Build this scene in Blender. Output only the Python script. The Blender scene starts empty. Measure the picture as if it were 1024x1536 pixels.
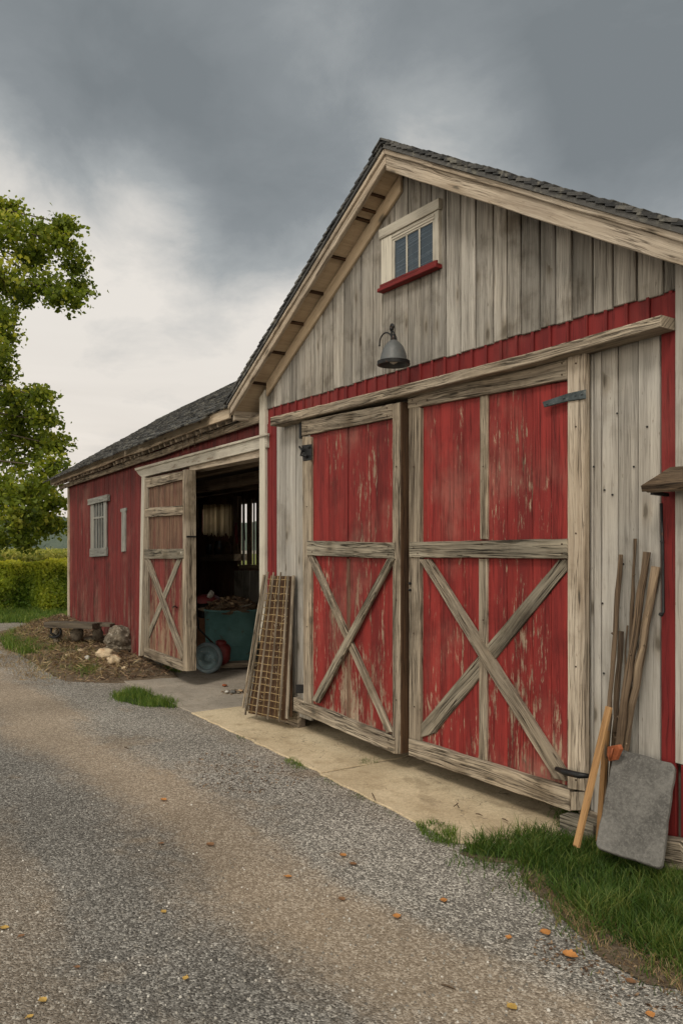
import bpy, math, random
import numpy as np
from mathutils import Vector, noise as mnoise
random.seed(7); rng = np.random.default_rng(7)
V = Vector
# ------------------------------------------------------------------ camera
scene = bpy.context.scene
F_PX, CX, HY, HC, DW = 1200.0, 512.0, 818.0, 1.70, 3.846   # focal (px of the photo), centre, horizon row, eye height, distance to the gable wall
nrm = math.hypot(F_PX, 812.0)
FW = V((-F_PX/nrm, 812.0/nrm, 0)); RT = V((812.0/nrm, F_PX/nrm, 0)); CAM = V((0, -DW, HC))
cd = bpy.data.cameras.new('camera'); cam = bpy.data.objects.new('camera', cd); scene.collection.objects.link(cam)
cam.location = CAM; cam.rotation_euler = (math.radians(90), 0, math.atan2(-FW.x, FW.y))
cd.sensor_fit = 'VERTICAL'; cd.sensor_height = 36; cd.lens = 36*F_PX/1536; cd.shift_y = (HY-768)/1536
cd.clip_start = .05; cd.clip_end = 3000
scene.camera = cam
scene.view_settings.view_transform = 'Standard'; scene.view_settings.look = 'None'
scene.view_settings.exposure = EXPOSURE = 0.18; scene.view_settings.gamma = 1

def ray(px, py):
    return FW + RT*((px-CX)/F_PX) + V((0,0,1))*((HY-py)/F_PX)
def gnd(px, py, z=0.0):
    d = ray(px, py); t = (z-HC)/d.z; return CAM + d*t
def atz(px, py, Z):                      # point at forward distance Z
    return CAM + ray(px, py)*Z
class Frame:                              # a vertical wall frame: a = metres to the right along it, n = metres behind it, z up
    def __init__(s, o, ax): s.o = V(o); s.ax = V(ax).normalized(); s.nn = V((-s.ax.y, s.ax.x, 0))
    def pt(s, a, n, z): return s.o + s.ax*a + s.nn*n + V((0,0,z))
    def pix(s, px, py, n=0):
        d = ray(px, py); t = (n - (CAM-s.o).dot(s.nn))/d.dot(s.nn); p = CAM + d*t
        return (p-s.o).dot(s.ax), p.z
    def P(s, px, py, n=0):
        a, z = s.pix(px, py, n); return s.pt(a, n, z)
GB = Frame((0,0,0), (1,0,0))
wd = (RT*-734 + FW*1200).normalized()
SH = Frame((-6.98, .03, 0), -wd)

# ------------------------------------------------------------------ node helper
class G:
    def __init__(s, nt): s.nt = nt; s.N = nt.nodes; s.L = nt.links
    def put(s, sock, v):
        if v is None: return
        if isinstance(v, bpy.types.NodeSocket): s.L.new(v, sock)
        elif isinstance(v, (tuple, list)):
            v = tuple(v)
            if len(v) == 3 and sock.type == 'RGBA': v = v+(1,)
            sock.default_value = v
        else:
            try: sock.default_value = v
            except TypeError: sock.default_value = (v, v, v, 1) if sock.type == 'RGBA' else (v, v, v)
    def math(s, op, a, b=None, c=None, clamp=False):
        n = s.N.new('ShaderNodeMath'); n.operation = op; n.use_clamp = clamp
        s.put(n.inputs[0], a); s.put(n.inputs[1], b)
        if c is not None: s.put(n.inputs[2], c)
        return n.outputs[0]
    def mul(s, a, b): return s.math('MULTIPLY', a, b)
    def add(s, a, b): return s.math('ADD', a, b)
    def sub(s, a, b): return s.math('SUBTRACT', a, b)
    def vm(s, op, a, b=None):
        n = s.N.new('ShaderNodeVectorMath'); n.operation = op; s.put(n.inputs[0], a)
        if b is not None: s.put(n.inputs[1], b)
        return n.outputs['Value'] if op in ('DOT_PRODUCT', 'LENGTH', 'DISTANCE') else n.outputs[0]
    def comb(s, x, y, z):
        n = s.N.new('ShaderNodeCombineXYZ')
        for i, v in enumerate((x, y, z)): s.put(n.inputs[i], v)
        return n.outputs[0]
    def sep(s, v):
        n = s.N.new('ShaderNodeSeparateXYZ'); s.put(n.inputs[0], v); return n.outputs
    def noise(s, vec, scale=1, detail=4, rough=.55, dist=0, col=False):
        n = s.N.new('ShaderNodeTexNoise'); s.put(n.inputs['Vector'], vec); s.put(n.inputs['Scale'], scale)
        s.put(n.inputs['Detail'], detail); s.put(n.inputs['Roughness'], rough); s.put(n.inputs['Distortion'], dist)
        return n.outputs[1 if col else 0]
    def vor(s, vec, scale=1, feature='F1', out='Distance', rand=1, dim='3D'):
        n = s.N.new('ShaderNodeTexVoronoi'); n.feature = feature; n.voronoi_dimensions = dim; s.put(n.inputs['Vector'], vec); s.put(n.inputs['Scale'], scale)
        s.put(n.inputs['Randomness'], rand); return n.outputs[out]
    def mr(s, v, a, b, c=0.0, d=1.0, smooth=True):
        n = s.N.new('ShaderNodeMapRange'); n.interpolation_type = 'SMOOTHSTEP' if smooth else 'LINEAR'
        for i, x in enumerate((v, a, b, c, d)): s.put(n.inputs[i], x)
        return n.outputs[0]
    def ramp(s, f, stops):
        n = s.N.new('ShaderNodeValToRGB'); e = n.color_ramp.elements
        while len(e) < len(stops): e.new(.5)
        for i, (p, c) in enumerate(stops): e[i].position = p; e[i].color = tuple(c)+(1,)
        s.put(n.inputs[0], f); return n.outputs[0]
    def mix(s, f, a, b, mode='MIX'):
        n = s.N.new('ShaderNodeMix'); n.data_type = 'RGBA'; n.blend_type = mode
        s.put(n.inputs[0], f); s.put(n.inputs[6], a); s.put(n.inputs[7], b); return n.outputs[2]
    def scalec(s, c, f):
        return s.vm('MULTIPLY', c, s.comb(f, f, f))
    def coord(s, which='Object'): return s.N.new('ShaderNodeTexCoord').outputs[which]
    def attr(s, name):
        n = s.N.new('ShaderNodeAttribute'); n.attribute_name = name; return n.outputs['Fac']
    def bump(s, h, strength=.5, dist=.01, prev=None):
        n = s.N.new('ShaderNodeBump'); s.put(n.inputs['Strength'], strength); s.put(n.inputs['Distance'], dist); s.put(n.inputs['Height'], h)
        if prev is not None: s.put(n.inputs['Normal'], prev)
        return n.outputs[0]

# ------------------------------------------------------------------ world
SUN_DIR = V((.55, -1.0, 1.25)).normalized()          # towards the sun
w = bpy.data.worlds.new('World'); scene.world = w; w.use_nodes = True
g = G(w.node_tree); g.N.clear()
sky = g.N.new('ShaderNodeTexSky'); sky.sky_type = 'NISHITA'; sky.sun_disc = False
sky.sun_elevation = math.asin(SUN_DIR.z); sky.sun_rotation = math.atan2(SUN_DIR.x, SUN_DIR.y)
sky.dust_density = 3
d = g.coord('Generated'); sx = g.sep(d)
el = g.math('MAXIMUM', sx[2], 0.0)
# the cloud deck: directions projected onto a layer overhead
inv = g.math('DIVIDE', 1.0, g.add(el, .33))
deck = g.vm('MULTIPLY', d, g.comb(inv, inv, inv))
wob = g.noise(deck, 1.3, 3, .45, 0, True)
deck2 = g.vm('ADD', deck, g.vm('MULTIPLY', g.vm('SUBTRACT', wob, (.5,.5,.5)), (.25,.25,.25)))
n1 = g.noise(deck2, 1.5, 8, .5, 0)
n2 = g.noise(g.vm('MULTIPLY', deck2, (1, 1, 1.6)), 4.2, 9, .62, .25)
def blob(px, py, r0, r1):                 # heavy and thin places of the deck
    c = ray(px, py).normalized()
    wd_ = g.vm('ADD', d, g.vm('MULTIPLY', g.vm('SUBTRACT', wob, (.5,.5,.5)), (.16,.16,.16)))
    return g.mr(g.vm('DISTANCE', wd_, tuple(c)), r0, r1, 1, 0)
dark = g.mr(el, .16, .58, .0, .72)
dark = g.add(dark, g.mul(blob(190, 100, .02, .24), .30))
dark = g.add(dark, g.mul(blob(400, 270, .02, .19), .30))
dark = g.add(dark, g.mul(blob(900, 90, .04, .30), .34))
dark = g.add(dark, g.mul(blob(1000, 260, .03, .16), .20))
dark = g.sub(dark, g.mul(blob(60, 330, .02, .24), .26))
dark = g.sub(dark, g.mul(blob(250, 260, .01, .10), .34))
dark = g.sub(dark, g.mul(blob(690, 190, .02, .14), .38))
dark = g.add(dark, g.mul(g.sub(n1, .5), 1.0))
dark = g.add(dark, g.mul(g.sub(n2, .5), .78))
ccol = g.ramp(dark, [(0.0, (.74, .70, .645)), (.22, (.56, .55, .525)), (.45, (.345, .365, .37)), (.70, (.235, .256, .268)), (1.0, (.182, .202, .213))])
warm = g.mr(el, 0.0, .30, 1, 0)
ccol = g.mix(g.mul(warm, .65), ccol, (.74, .665, .585))
st = g.noise(g.vm('MULTIPLY', d, (2.2, 2.2, 22)), 1.6, 5, .5, .4)   # thin layers low down
ccol = g.scalec(ccol, g.add(1.0, g.mul(g.mul(g.sub(st, .5), .55), warm)))
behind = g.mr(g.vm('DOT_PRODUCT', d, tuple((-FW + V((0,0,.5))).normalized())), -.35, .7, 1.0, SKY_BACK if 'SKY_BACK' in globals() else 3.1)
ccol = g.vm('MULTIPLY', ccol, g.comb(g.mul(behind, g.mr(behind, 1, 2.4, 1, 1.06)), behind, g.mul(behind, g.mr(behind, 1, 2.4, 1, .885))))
below = g.mr(sx[2], -.05, 0.0, 0, 1)
ccol = g.mix(below, (.16, .15, .14), ccol)
bg1 = g.N.new('ShaderNodeBackground'); g.L.new(sky.outputs[0], bg1.inputs[0]); bg1.inputs[1].default_value = .06
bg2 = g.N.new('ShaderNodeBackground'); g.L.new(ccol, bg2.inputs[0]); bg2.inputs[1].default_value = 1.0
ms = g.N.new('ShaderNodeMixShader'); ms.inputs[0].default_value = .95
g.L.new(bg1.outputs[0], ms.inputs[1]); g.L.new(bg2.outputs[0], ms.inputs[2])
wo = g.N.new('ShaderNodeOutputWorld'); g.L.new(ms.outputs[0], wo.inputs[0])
# ------------------------------------------------------------------ sun (veiled)
sl = bpy.data.lights.new('sun', 'SUN'); sl.energy = 1.5; sl.angle = math.radians(14); sl.color = (1, .92, .80)
so = bpy.data.objects.new('sun', sl); scene.collection.objects.link(so)
so.rotation_euler = (-SUN_DIR).to_track_quat('-Z', 'Y').to_euler(); so.location = (0, -6, 12)

# ------------------------------------------------------------------ object helpers
COL = scene.collection
def tag(o, label=None, cat=None, group=None, kind=None):
    if label: o['label'] = label
    if cat: o['category'] = cat
    if group: o['group'] = group
    if kind: o['kind'] = kind
    return o
def thing(name, loc, label, cat, group=None):
    o = bpy.data.objects.new(name, None); COL.objects.link(o); o.location = loc; o.empty_display_size = .1
    o['_o'] = tuple(loc); return tag(o, label, cat, group)
def org(o):
    while o is not None:
        if '_o' in o: return V(o['_o'])
        o = o.parent
    return V((0,0,0))
class MB:
    def __init__(s): s.v = []; s.f = []; s.uv = []; s.r = []; s.sm = []
    def face(s, idx, uv, r, smooth=False): s.f.append(idx); s.uv.append(uv); s.r.append(r); s.sm.append(smooth)
    def prism(s, poly, off, grain=None, ch=.003, rough=0, r=None, step=.10):
        poly = [V(p) for p in poly]; off = V(off); t = off.length; n = -off.normalized()
        nw = V((0,0,0))
        for i in range(len(poly)):
            a = poly[i]-poly[0]; b = poly[(i+1) % len(poly)]-poly[0]; nw += a.cross(b)
        if nw.dot(n) < 0: poly.reverse()
        if grain is None:
            e = max(((poly[(i+1) % len(poly)]-poly[i]) for i in range(len(poly))), key=lambda q: q.length); grain = e
        grain = V(grain); grain = (grain - n*grain.dot(n)).normalized(); side = n.cross(grain)
        if rough > 0:
            q = []; sd = random.random()*99
            for i in range(len(poly)):
                a, b = poly[i], poly[(i+1) % len(poly)]; L = (b-a).length; k = max(1, int(L/step))
                e = (b-a).normalized(); m = n.cross(e)
                for j in range(k):
                    t_ = j/k; p = a.lerp(b, t_)
                    if j: p = p + m*(mnoise.noise(V((p.dot(e)*9+sd, sd, i*3.3)))*rough) + m*(random.random()**4*rough*.8)
                    q.append(p)
            poly = q
        if r is None: r = random.random()
        ru, rv = random.random()*20, random.random()*20
        N = len(poly); ch = min(ch, t*.4)
        ins = []
        for i in range(N):
            e1 = (poly[i]-poly[i-1]).normalized(); e2 = (poly[(i+1) % N]-poly[i]).normalized()
            m1, m2 = n.cross(e1), n.cross(e2); den = max(.35, 1+m1.dot(m2)); ins.append(poly[i]+(m1+m2)/den*ch)
        b0 = len(s.v); s.v += ins; s.v += [p-n*ch for p in poly]; s.v += [p-n*t for p in poly]
        U = lambda p: (p.dot(grain)+ru, p.dot(side)+p.dot(n)+rv)
        pts = s.v
        def add(idx): s.face(idx, [U(pts[k]) for k in idx], r)
        add([b0+i for i in range(N)])
        for i in range(N):
            j = (i+1) % N
            add([b0+i, b0+N+i, b0+N+j, b0+j]); add([b0+N+i, b0+2*N+i, b0+2*N+j, b0+N+j])
        add([b0+2*N+i for i in reversed(range(N))])
        return s
    def beam(s, a, b, w, t, up=(0,0,1), ch=.003, rough=0, r=None):
        """box from a to b (centre line), w wide across (perp to up), t thick along up"""
        a, b, up = V(a), V(b), V(up); d = (b-a).normalized(); up = (up-d*up.dot(d)).normalized(); sd = d.cross(up)
        return s.prism([a+sd*w/2+up*t/2, b+sd*w/2+up*t/2, b-sd*w/2+up*t/2, a-sd*w/2+up*t/2], -up*t, d, ch, rough, r)
    def box(s, c, sz, ch=.003, grain=None, r=None):
        c = V(c); x, y, z = sz[0]/2, sz[1]/2, sz[2]/2
        return s.prism([c+V((-x,-y,-z)), c+V((x,-y,-z)), c+V((x,-y,z)), c+V((-x,-y,z))], (0, sz[1], 0), grain, ch, 0, r)
    def tube(s, pts, rad, seg=8, r=None, cap=True, wob=0):
        pts = [V(p) for p in pts]; n = len(pts)
        if not hasattr(rad, '__len__'): rad = [rad]*n
        if r is None: r = random.random()
        b0 = len(s.v); ru = random.random()*9; L = 0; Ls = []
        up = V((0,0,1)) if abs((pts[-1]-pts[0]).normalized().z) < .9 else V((1,0,0))
        for i, p in enumerate(pts):
            if i: L += (p-pts[i-1]).length
            Ls.append(L); d = (pts[min(i+1, n-1)]-pts[max(i-1, 0)]).normalized()
            u = (up-d*up.dot(d)).normalized(); up = u; v_ = d.cross(u)
            for k in range(seg):
                a = 2*math.pi*k/seg; rr = rad[i]*(1+wob*(random.random()-.5)); s.v.append(p+(u*math.cos(a)+v_*math.sin(a))*rr)
        for i in range(n-1):
            for k in range(seg):
                k2 = (k+1) % seg; c = 2*math.pi*max(rad)/seg
                s.face([b0+i*seg+k, b0+i*seg+k2, b0+(i+1)*seg+k2, b0+(i+1)*seg+k],
                       [(Ls[i]+ru, k*c), (Ls[i]+ru, (k+1)*c), (Ls[i+1]+ru, (k+1)*c), (Ls[i+1]+ru, k*c)], r, True)
        if cap:
            for base, rev in ((b0, True), (b0+(n-1)*seg, False)):
                idx = [base+k for k in range(seg)]
                if rev: idx.reverse()
                s.face(idx, [(ru+.01*math.cos(k), .01*math.sin(k)) for k in range(seg)], r)
        return s
    def lathe(s, prof, o, ax=(0,0,1), seg=32, sx=1.0, closed=False, ref=None, r=None):
        """prof: (radius, height along ax)"""
        o, ax = V(o), V(ax).normalized(); u = V(ref) if ref else (V((0,0,1)) if abs(ax.z) < .9 else V((1,0,0)))
        u = (u-ax*u.dot(ax)).normalized(); v_ = ax.cross(u); b0 = len(s.v); r = random.random() if r is None else r
        for rr, h in prof:
            for k in range(seg):
                a = 2*math.pi*k/seg; s.v.append(o+ax*h+(u*math.cos(a)*sx+v_*math.sin(a))*rr)
        for i in range(len(prof)-1 if not closed else len(prof)):
            i2 = (i+1) % len(prof)
            for k in range(seg):
                k2 = (k+1) % seg
                s.face([b0+i*seg+k, b0+i*seg+k2, b0+i2*seg+k2, b0+i2*seg+k], [(i*.05, k/seg), (i*.05, (k+1)/seg), (i*.05+.05, (k+1)/seg), (i*.05+.05, k/seg)], r, True)
        return s
    def rock(s, c, rad, seg=3, amp=.25, seed=0, freq=1.6):
        import bmesh
        bm = bmesh.new(); bmesh.ops.create_icosphere(bm, subdivisions=seg, radius=1); b0 = len(s.v); c = V(c)
        for v in bm.verts:
            q = v.co.copy(); m = 1+amp*mnoise.noise(q*freq+V((seed*7.1, seed, 0)))+amp*.4*mnoise.noise(q*freq*3+V((seed, 0, 5)))+amp*.12*mnoise.noise(q*freq*8)
            q = q*m; s.v.append(c+V((q.x*rad[0], q.y*rad[1], q.z*rad[2])))
        for f in bm.faces:
            s.face([b0+v.index for v in f.verts], [(v.co.x, v.co.y+v.co.z) for v in f.verts], .5, seg > 2)
        bm.free(); return s
    def build(s, name, mat, parent=None, **kw):
        o0 = org(parent); me = bpy.data.meshes.new(name)
        me.from_pydata([p-o0 for p in s.v], [], s.f)
        uvl = me.uv_layers.new(name='UV'); flat = [c for f in s.uv for p in f for c in p]; uvl.data.foreach_set('uv', flat)
        at = me.attributes.new('rnd', 'FLOAT', 'FACE'); at.data.foreach_set('value', s.r)
        me.polygons.foreach_set('use_smooth', s.sm)
        me.materials.append(mat); me.update()
        o = bpy.data.objects.new(name, me); COL.objects.link(o); o.parent = parent
        return tag(o, **kw) if kw else o
def npmesh(name, verts, faces, mat, rnd=None, parent=None, smooth=False, **kw):
    """verts (n,3) array, faces (m,k) array: fast path for leaves and blades"""
    me = bpy.data.meshes.new(name); n, (m, k) = len(verts), faces.shape
    me.vertices.add(n); me.vertices.foreach_set('co', np.asarray(verts, np.float32).ravel())
    me.loops.add(m*k); me.loops.foreach_set('vertex_index', faces.astype(np.int32).ravel())
    me.polygons.add(m); me.polygons.foreach_set('loop_start', np.arange(m, dtype=np.int32)*k)
    me.update(calc_edges=True)
    if rnd is not None:
        at = me.attributes.new('rnd', 'FLOAT', 'FACE'); at.data.foreach_set('value', np.asarray(rnd, np.float32))
    if smooth: me.polygons.foreach_set('use_smooth', np.ones(m, bool))
    me.materials.append(mat)
    o = bpy.data.objects.new(name, me); COL.objects.link(o)
    if parent is not None: o.parent = parent; o.location = -org(parent)
    return tag(o, **kw) if kw else o

# ------------------------------------------------------------------ materials
def newmat(name, spec=.3):
    m = bpy.data.materials.new(name); m.use_nodes = True; b = m.node_tree.nodes['Principled BSDF']
    b.inputs['Specular IOR Level'].default_value = spec
    return m, G(m.node_tree), b
def wood(name, light, dark, rough=.85, knots=.5, cracks=1.0, tone=(.8, 1.12), stain=.45, paint=None, keep=.5, soft=.05, paint2=None, fade=.0, lowwear=0.0, bump=.35, stainc=(.10,.085,.065), runs=0.0):
    m, g, b = newmat(name, .22)
    uv = g.N.new('ShaderNodeUVMap').outputs[0]; s = g.sep(uv); u, v = s[0], s[1]; r = g.attr('rnd')
    ob = g.coord('Object'); wz = g.sep(g.N.new('ShaderNodeNewGeometry').outputs['Position'])[2]
    warp = g.mul(g.sub(g.noise(g.comb(g.mul(u, 1.6), g.mul(v, 5), g.mul(r, 31)), 1, 2, .5), .5), .05)
    vv = g.add(v, warp)
    g1 = g.noise(g.comb(g.mul(u, 1.1), g.mul(vv, 26), g.mul(r, 37)), 1, 6, .6)
    g2 = g.noise(g.comb(g.mul(u, 4.5), g.mul(vv, 120), g.mul(r, 11)), 1, 5, .68)
    fl = g.noise(g.comb(g.mul(u, 14), g.mul(v, 48), g.mul(r, 29)), 1, 3, .55)
    big = g.noise(g.comb(g.mul(u, .8), g.mul(v, 5), g.mul(r, 57)), 1, 4, .6)
    ck = g.noise(g.comb(g.mul(u, .9), g.mul(vv, 40), g.mul(r, 91)), 1, 3, .5)
    crack = g.mul(g.mr(g.math('ABSOLUTE', g.sub(ck, .5)), 0.004, .026, 1, 0), g.mr(g.noise(g.comb(g.mul(u, 1.5), g.mul(v, 9), g.mul(r, 3)), 1, 2, .5), .40, .56))
    ck2 = g.noise(g.comb(g.mul(u, 2.2), g.mul(vv, 85), g.mul(r, 63)), 1, 3, .5)
    crack = g.math('MAXIMUM', crack, g.mul(g.mr(g.math('ABSOLUTE', g.sub(ck2, .5)), 0.0, .03, .65, 0), g.mr(big, .42, .6)))
    kv = g.comb(g.add(g.mul(u, 2.6), g.mul(r, 53)), g.add(g.mul(v, 8.0), g.mul(g.sub(g1, .5), .5)), 0)
    kd = g.vor(kv, 1, dim='2D'); kc = g.sep(g.vor(kv, 1, out='Color', dim='2D'))[0]
    kn = g.mul(g.mr(g.add(kd, g.mul(g.sub(g2, .5), .06)), .05, .15, 1, 0), g.math('GREATER_THAN', kc, 1-knots*.5))
    ring = g.mul(g.mr(kd, .12, .34, 1, 0), g.math('GREATER_THAN', kc, 1-knots*.5))
    f = g.add(g.mul(g1, .55), g.add(g.mul(g2, .35), g.mul(big, .35)))
    f = g.mr(f, .47, .78, 0, 1, False)
    col = g.mix(f, dark, light)
    col = g.scalec(col, g.mr(r, 0, 1, tone[0], tone[1], False))
    hue = g.noise(ob, 1.3, 3, .5)
    col = g.mix(g.mr(hue, .40, .68, 0, .5), col, g.vm('MULTIPLY', col, (1.06, 1.0, .92)))
    sn = g.noise(ob, 2.3, 6, .62)
    stm = g.mul(g.mr(sn, .50, .72, 0, 1), stain)
    col = g.mix(stm, col, g.vm('MULTIPLY', col, (.42, .38, .33)))
    col = g.mix(g.mul(ring, .35), col, g.vm('MULTIPLY', col, (.6, .52, .42)))
    col = g.mix(g.mul(kn, .85), col, stainc)
    col = g.mix(g.mul(g.mr(fl, .66, .74, 0, 1), .55), col, g.vm('MULTIPLY', col, (.35, .31, .27)))
    hgt = g.add(g.mul(g2, .5), g.mul(g1, .7))
    pm = None
    if paint:
        pn = g.add(g.mul(g.noise(g.comb(g.mul(u, 9), g.mul(vv, 42), g.mul(r, 23)), 1, 7, .74), .52), g.mul(g.noise(g.comb(g.mul(u, 1.1), g.mul(vv, 4.5), g.mul(r, 13)), 1, 5, .6), .52))
        pn = g.add(pn, g.mul(g.sub(g2, .5), .22))
        if lowwear: pn = g.sub(pn, g.mul(g.mr(wz, 0.0, 1.5, 1, 0), lowwear))
        pn = g.add(pn, g.mul(g.sub(r, .5), .05))
        pm = g.mr(pn, keep-soft, keep+soft, 0, 1)
        pc = g.mix(g.mr(g.noise(g.comb(g.mul(u, .9), g.mul(v, 11), g.mul(r, 7)), 1, 4, .6), .3, .7), paint, paint2 or paint)
        pc = g.mix(g.mul(g.mr(g2, .42, .75, 0, 1), .30), pc, g.vm('MULTIPLY', pc, (.50, .45, .45)))
        pc = g.scalec(pc, g.mr(r, 0, 1, .84, 1.12, False))
        pc = g.mix(g.mul(g.mr(g.noise(ob, 1.2, 5, .6), .5, .75, 0, 1), fade), pc, (.36, .22, .17))
        if runs:
            rn = g.noise(g.comb(g.mul(u, .5), g.mul(v, 30), g.mul(r, 5)), 1, 3, .5)
            pc = g.mix(g.mul(g.mr(rn, .55, .72, 0, 1), runs), pc, g.vm('MULTIPLY', pc, (.45, .42, .42)))
        pc = g.mix(g.mul(stm, .8), pc, g.vm('MULTIPLY', pc, (.45, .42, .42)))
        col = g.mix(pm, col, pc); hgt = g.add(g.mul(hgt, g.mr(pm, 0, 1, 1, .45)), g.mul(pm, .5))
    col = g.mix(g.mul(crack, .8*cracks if not paint else .6*cracks), col, g.vm('MULTIPLY', col, (.22, .2, .18)))
    hgt = g.sub(hgt, g.mul(crack, cracks*1.3))
    g.L.new(col, b.inputs['Base Color'])
    g.put(b.inputs['Roughness'], rough if pm is None else g.mr(pm, 0, 1, rough, rough-.22))
    g.L.new(g.bump(hgt, bump, .006), b.inputs['Normal'])
    return m
def plain(name, col, rough=.7, metal=0, var=.25, scale=6, bumps=.2, c2=None, spots=None, spec=.3):
    m, g, b = newmat(name, spec); ob = g.coord('Object')
    n = g.noise(ob, scale, 6, .6); n2 = g.noise(ob, scale*9, 4, .6)
    f = g.mr(g.add(g.mul(n, .7), g.mul(n2, .3)), .3, .7, 0, 1)
    c = g.mix(f, tuple(x*(1-var) for x in col), c2 or tuple(min(1, x*(1+var)) for x in col))
    if spots: c = g.mix(g.mul(g.mr(g.noise(ob, spots[1], 5, .65), spots[2], spots[2]+.08), spots[3]), c, spots[0])
    g.L.new(c, b.inputs['Base Color']); b.inputs['Roughness'].default_value = rough; b.inputs['Metallic'].default_value = metal
    g.L.new(g.bump(g.add(n, n2), bumps, .01), b.inputs['Normal'])
    return m
def leafmat(name, a, b_, c, trans=.35, rough=.55, tint=(1.3, 1.25, .6)):
    m, g, b = newmat(name, .25); r = g.attr('rnd')
    col = g.ramp(r, [(0, a), (.55, b_), (1, c)])
    g.L.new(col, b.inputs['Base Color']); b.inputs['Roughness'].default_value = rough
    tr = g.N.new('ShaderNodeBsdfTranslucent'); g.L.new(g.vm('MULTIPLY', col, tint), tr.inputs[0])
    mx = g.N.new('ShaderNodeMixShader'); mx.inputs[0].default_value = trans
    g.L.new(b.outputs[0], mx.inputs[1]); g.L.new(tr.outputs[0], mx.inputs[2]); g.L.new(mx.outputs[0], g.N['Material Output'].inputs[0])
    return m
M = {}
M['siding'] = wood('grey_siding_wood', (.44, .41, .365), (.15, .137, .12), knots=.5, stain=.9, tone=(.60, 1.10), cracks=.7, bump=.6)
M['sidelow'] = wood('pale_siding_wood', (.46, .435, .395), (.22, .205, .185), knots=.45, stain=.45, tone=(.78, 1.08), cracks=.5, bump=.45)
M['trim'] = wood('cream_trim_wood', (.55, .475, .385), (.25, .20, .15), knots=.5, stain=.65, tone=(.9, 1.06), cracks=1.0, bump=.6)
M['soffit'] = wood('soffit_wood', (.54, .43, .30), (.38, .29, .20), knots=.15, stain=.4, cracks=.3, tone=(.85, 1.1))
M['timber'] = wood('weathered_timber', (.47, .40, .31), (.085, .065, .047), knots=.5, stain=.8, cracks=1.4, tone=(.82, 1.08), bump=1.0)
M['timberg'] = wood('grey_green_timber', (.36, .32, .25), (.07, .06, .047), knots=.4, stain=.7, cracks=1.6, tone=(.85, 1.1), bump=1.0)
M['darkwood'] = wood('dark_edge_wood', (.13, .07, .035), (.03, .018, .012), knots=.2, stain=.6, bump=.6)
M['red'] = wood('worn_red_paint', (.46, .36, .26), (.20, .14, .10), paint=(.255, .028, .024), paint2=(.155, .017, .016), keep=.420, soft=.035, fade=.38, lowwear=.085, stain=.75, knots=.3, runs=.6, bump=.6)
M['redband'] = wood('red_band_paint', (.3, .2, .15), (.15, .1, .08), paint=(.185, .019, .018), paint2=(.13, .013, .014), keep=.30, fade=.10, stain=.45, knots=.1, bump=.4)
M['redshed'] = wood('shed_red_paint', (.26, .17, .13), (.12, .065, .05), paint=(.165, .021, .020), paint2=(.10, .013, .013), keep=.40, soft=.05, fade=.25, stain=.8, knots=.2, lowwear=.07, runs=.8, bump=.5)
M['redbare'] = wood('bare_red_boards', (.27, .175, .12), (.07, .038, .025), paint=(.13, .04, .03), paint2=(.10, .035, .025), keep=.56, soft=.12, stain=.5, knots=.1, bump=.9)
M['white'] = wood('flaking_white_paint', (.36, .31, .24), (.20, .15, .11), paint=(.52, .485, .41), paint2=(.42, .385, .32), keep=.41, soft=.03, stain=.4, knots=.1)
M['greywin'] = wood('grey_window_wood', (.27, .27, .25), (.12, .12, .11), knots=.1, stain=.4)
M['stick'] = wood('old_stick_wood', (.20, .14, .09), (.035, .024, .017), knots=.5, stain=.7, bump=1.0)
M['stickpale'] = wood('split_stick_wood', (.36, .27, .18), (.08, .055, .038), knots=.5, stain=.9, bump=1.0)
M['handle'] = wood('orange_handle_wood', (.46, .275, .125), (.24, .125, .05), knots=.3, stain=.5, cracks=.6, rough=.6)
M['bench'] = wood('dark_bench_wood', (.17, .14, .105), (.045, .036, .028), knots=.3, stain=.5, bump=.7)
M['inner'] = wood('dim_inner_wood', (.36, .28, .20), (.14, .10, .07), knots=.3, stain=.6)
M['black'] = plain('black_iron', (.022, .022, .023), .45, .6, .3, 20, .2, spots=((.09, .04, .02), 14, .58, .6))
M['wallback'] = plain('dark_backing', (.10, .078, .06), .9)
M['lamp'] = plain('dark_grey_enamel', (.075, .078, .078), .5, .0, .25, 8, .05, spots=((.12, .07, .045), 9, .62, .4), spec=.45)
M['lampin'] = plain('white_enamel', (.55, .52, .45), .5)
M['teal'] = plain('teal_paint', (.085, .19, .19), .5, 0, .2, 5, .1, spots=((.09, .05, .03), 6, .60, .5))
M['tyre'] = plain('grey_blue_wheel', (.13, .17, .19), .6, 0, .25, 9, .15, spots=((.25, .24, .2), 12, .58, .4))
M['wheelface'] = plain('dull_blue_disc', (.15, .22, .245), .45, .2, .3, 12, .15, spots=((.32, .33, .3), 18, .58, .6))
M['redmetal'] = plain('dark_red_metal', (.13, .02, .02), .5, 0, .3)
M['rust'] = plain('rusty_wire', (.28, .20, .10), .75, .2, .45, 30, .2)
M['brownbox'] = plain('brown_carton', (.10, .045, .022), .8, 0, .35)
M['slab'] = plain('grey_slab', (.10, .095, .088), .85, 0, .5, 5, 1.0, spots=((.17, .162, .15), 85, .50, .4))
M['rock'] = plain('speckled_rock', (.12, .098, .072), .9, 0, .6, 11, 1.0, spots=((.34, .31, .26), 22, .55, .75))
M['paler'] = plain('pale_rock', (.46, .36, .24), .85, 0, .35, 9, .6, spots=((.30, .14, .06), 5, .52, .6))
M['ceramic'] = plain('chipped_white_pottery', (.38, .365, .33), .35, 0, .15)
M['orange'] = plain('orange_rusty_blade', (.26, .075, .03), .6, .1, .3, 14)
M['bark'] = plain('bark', (.09, .07, .05), .95, 0, .5, 12, 1.0)
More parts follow.
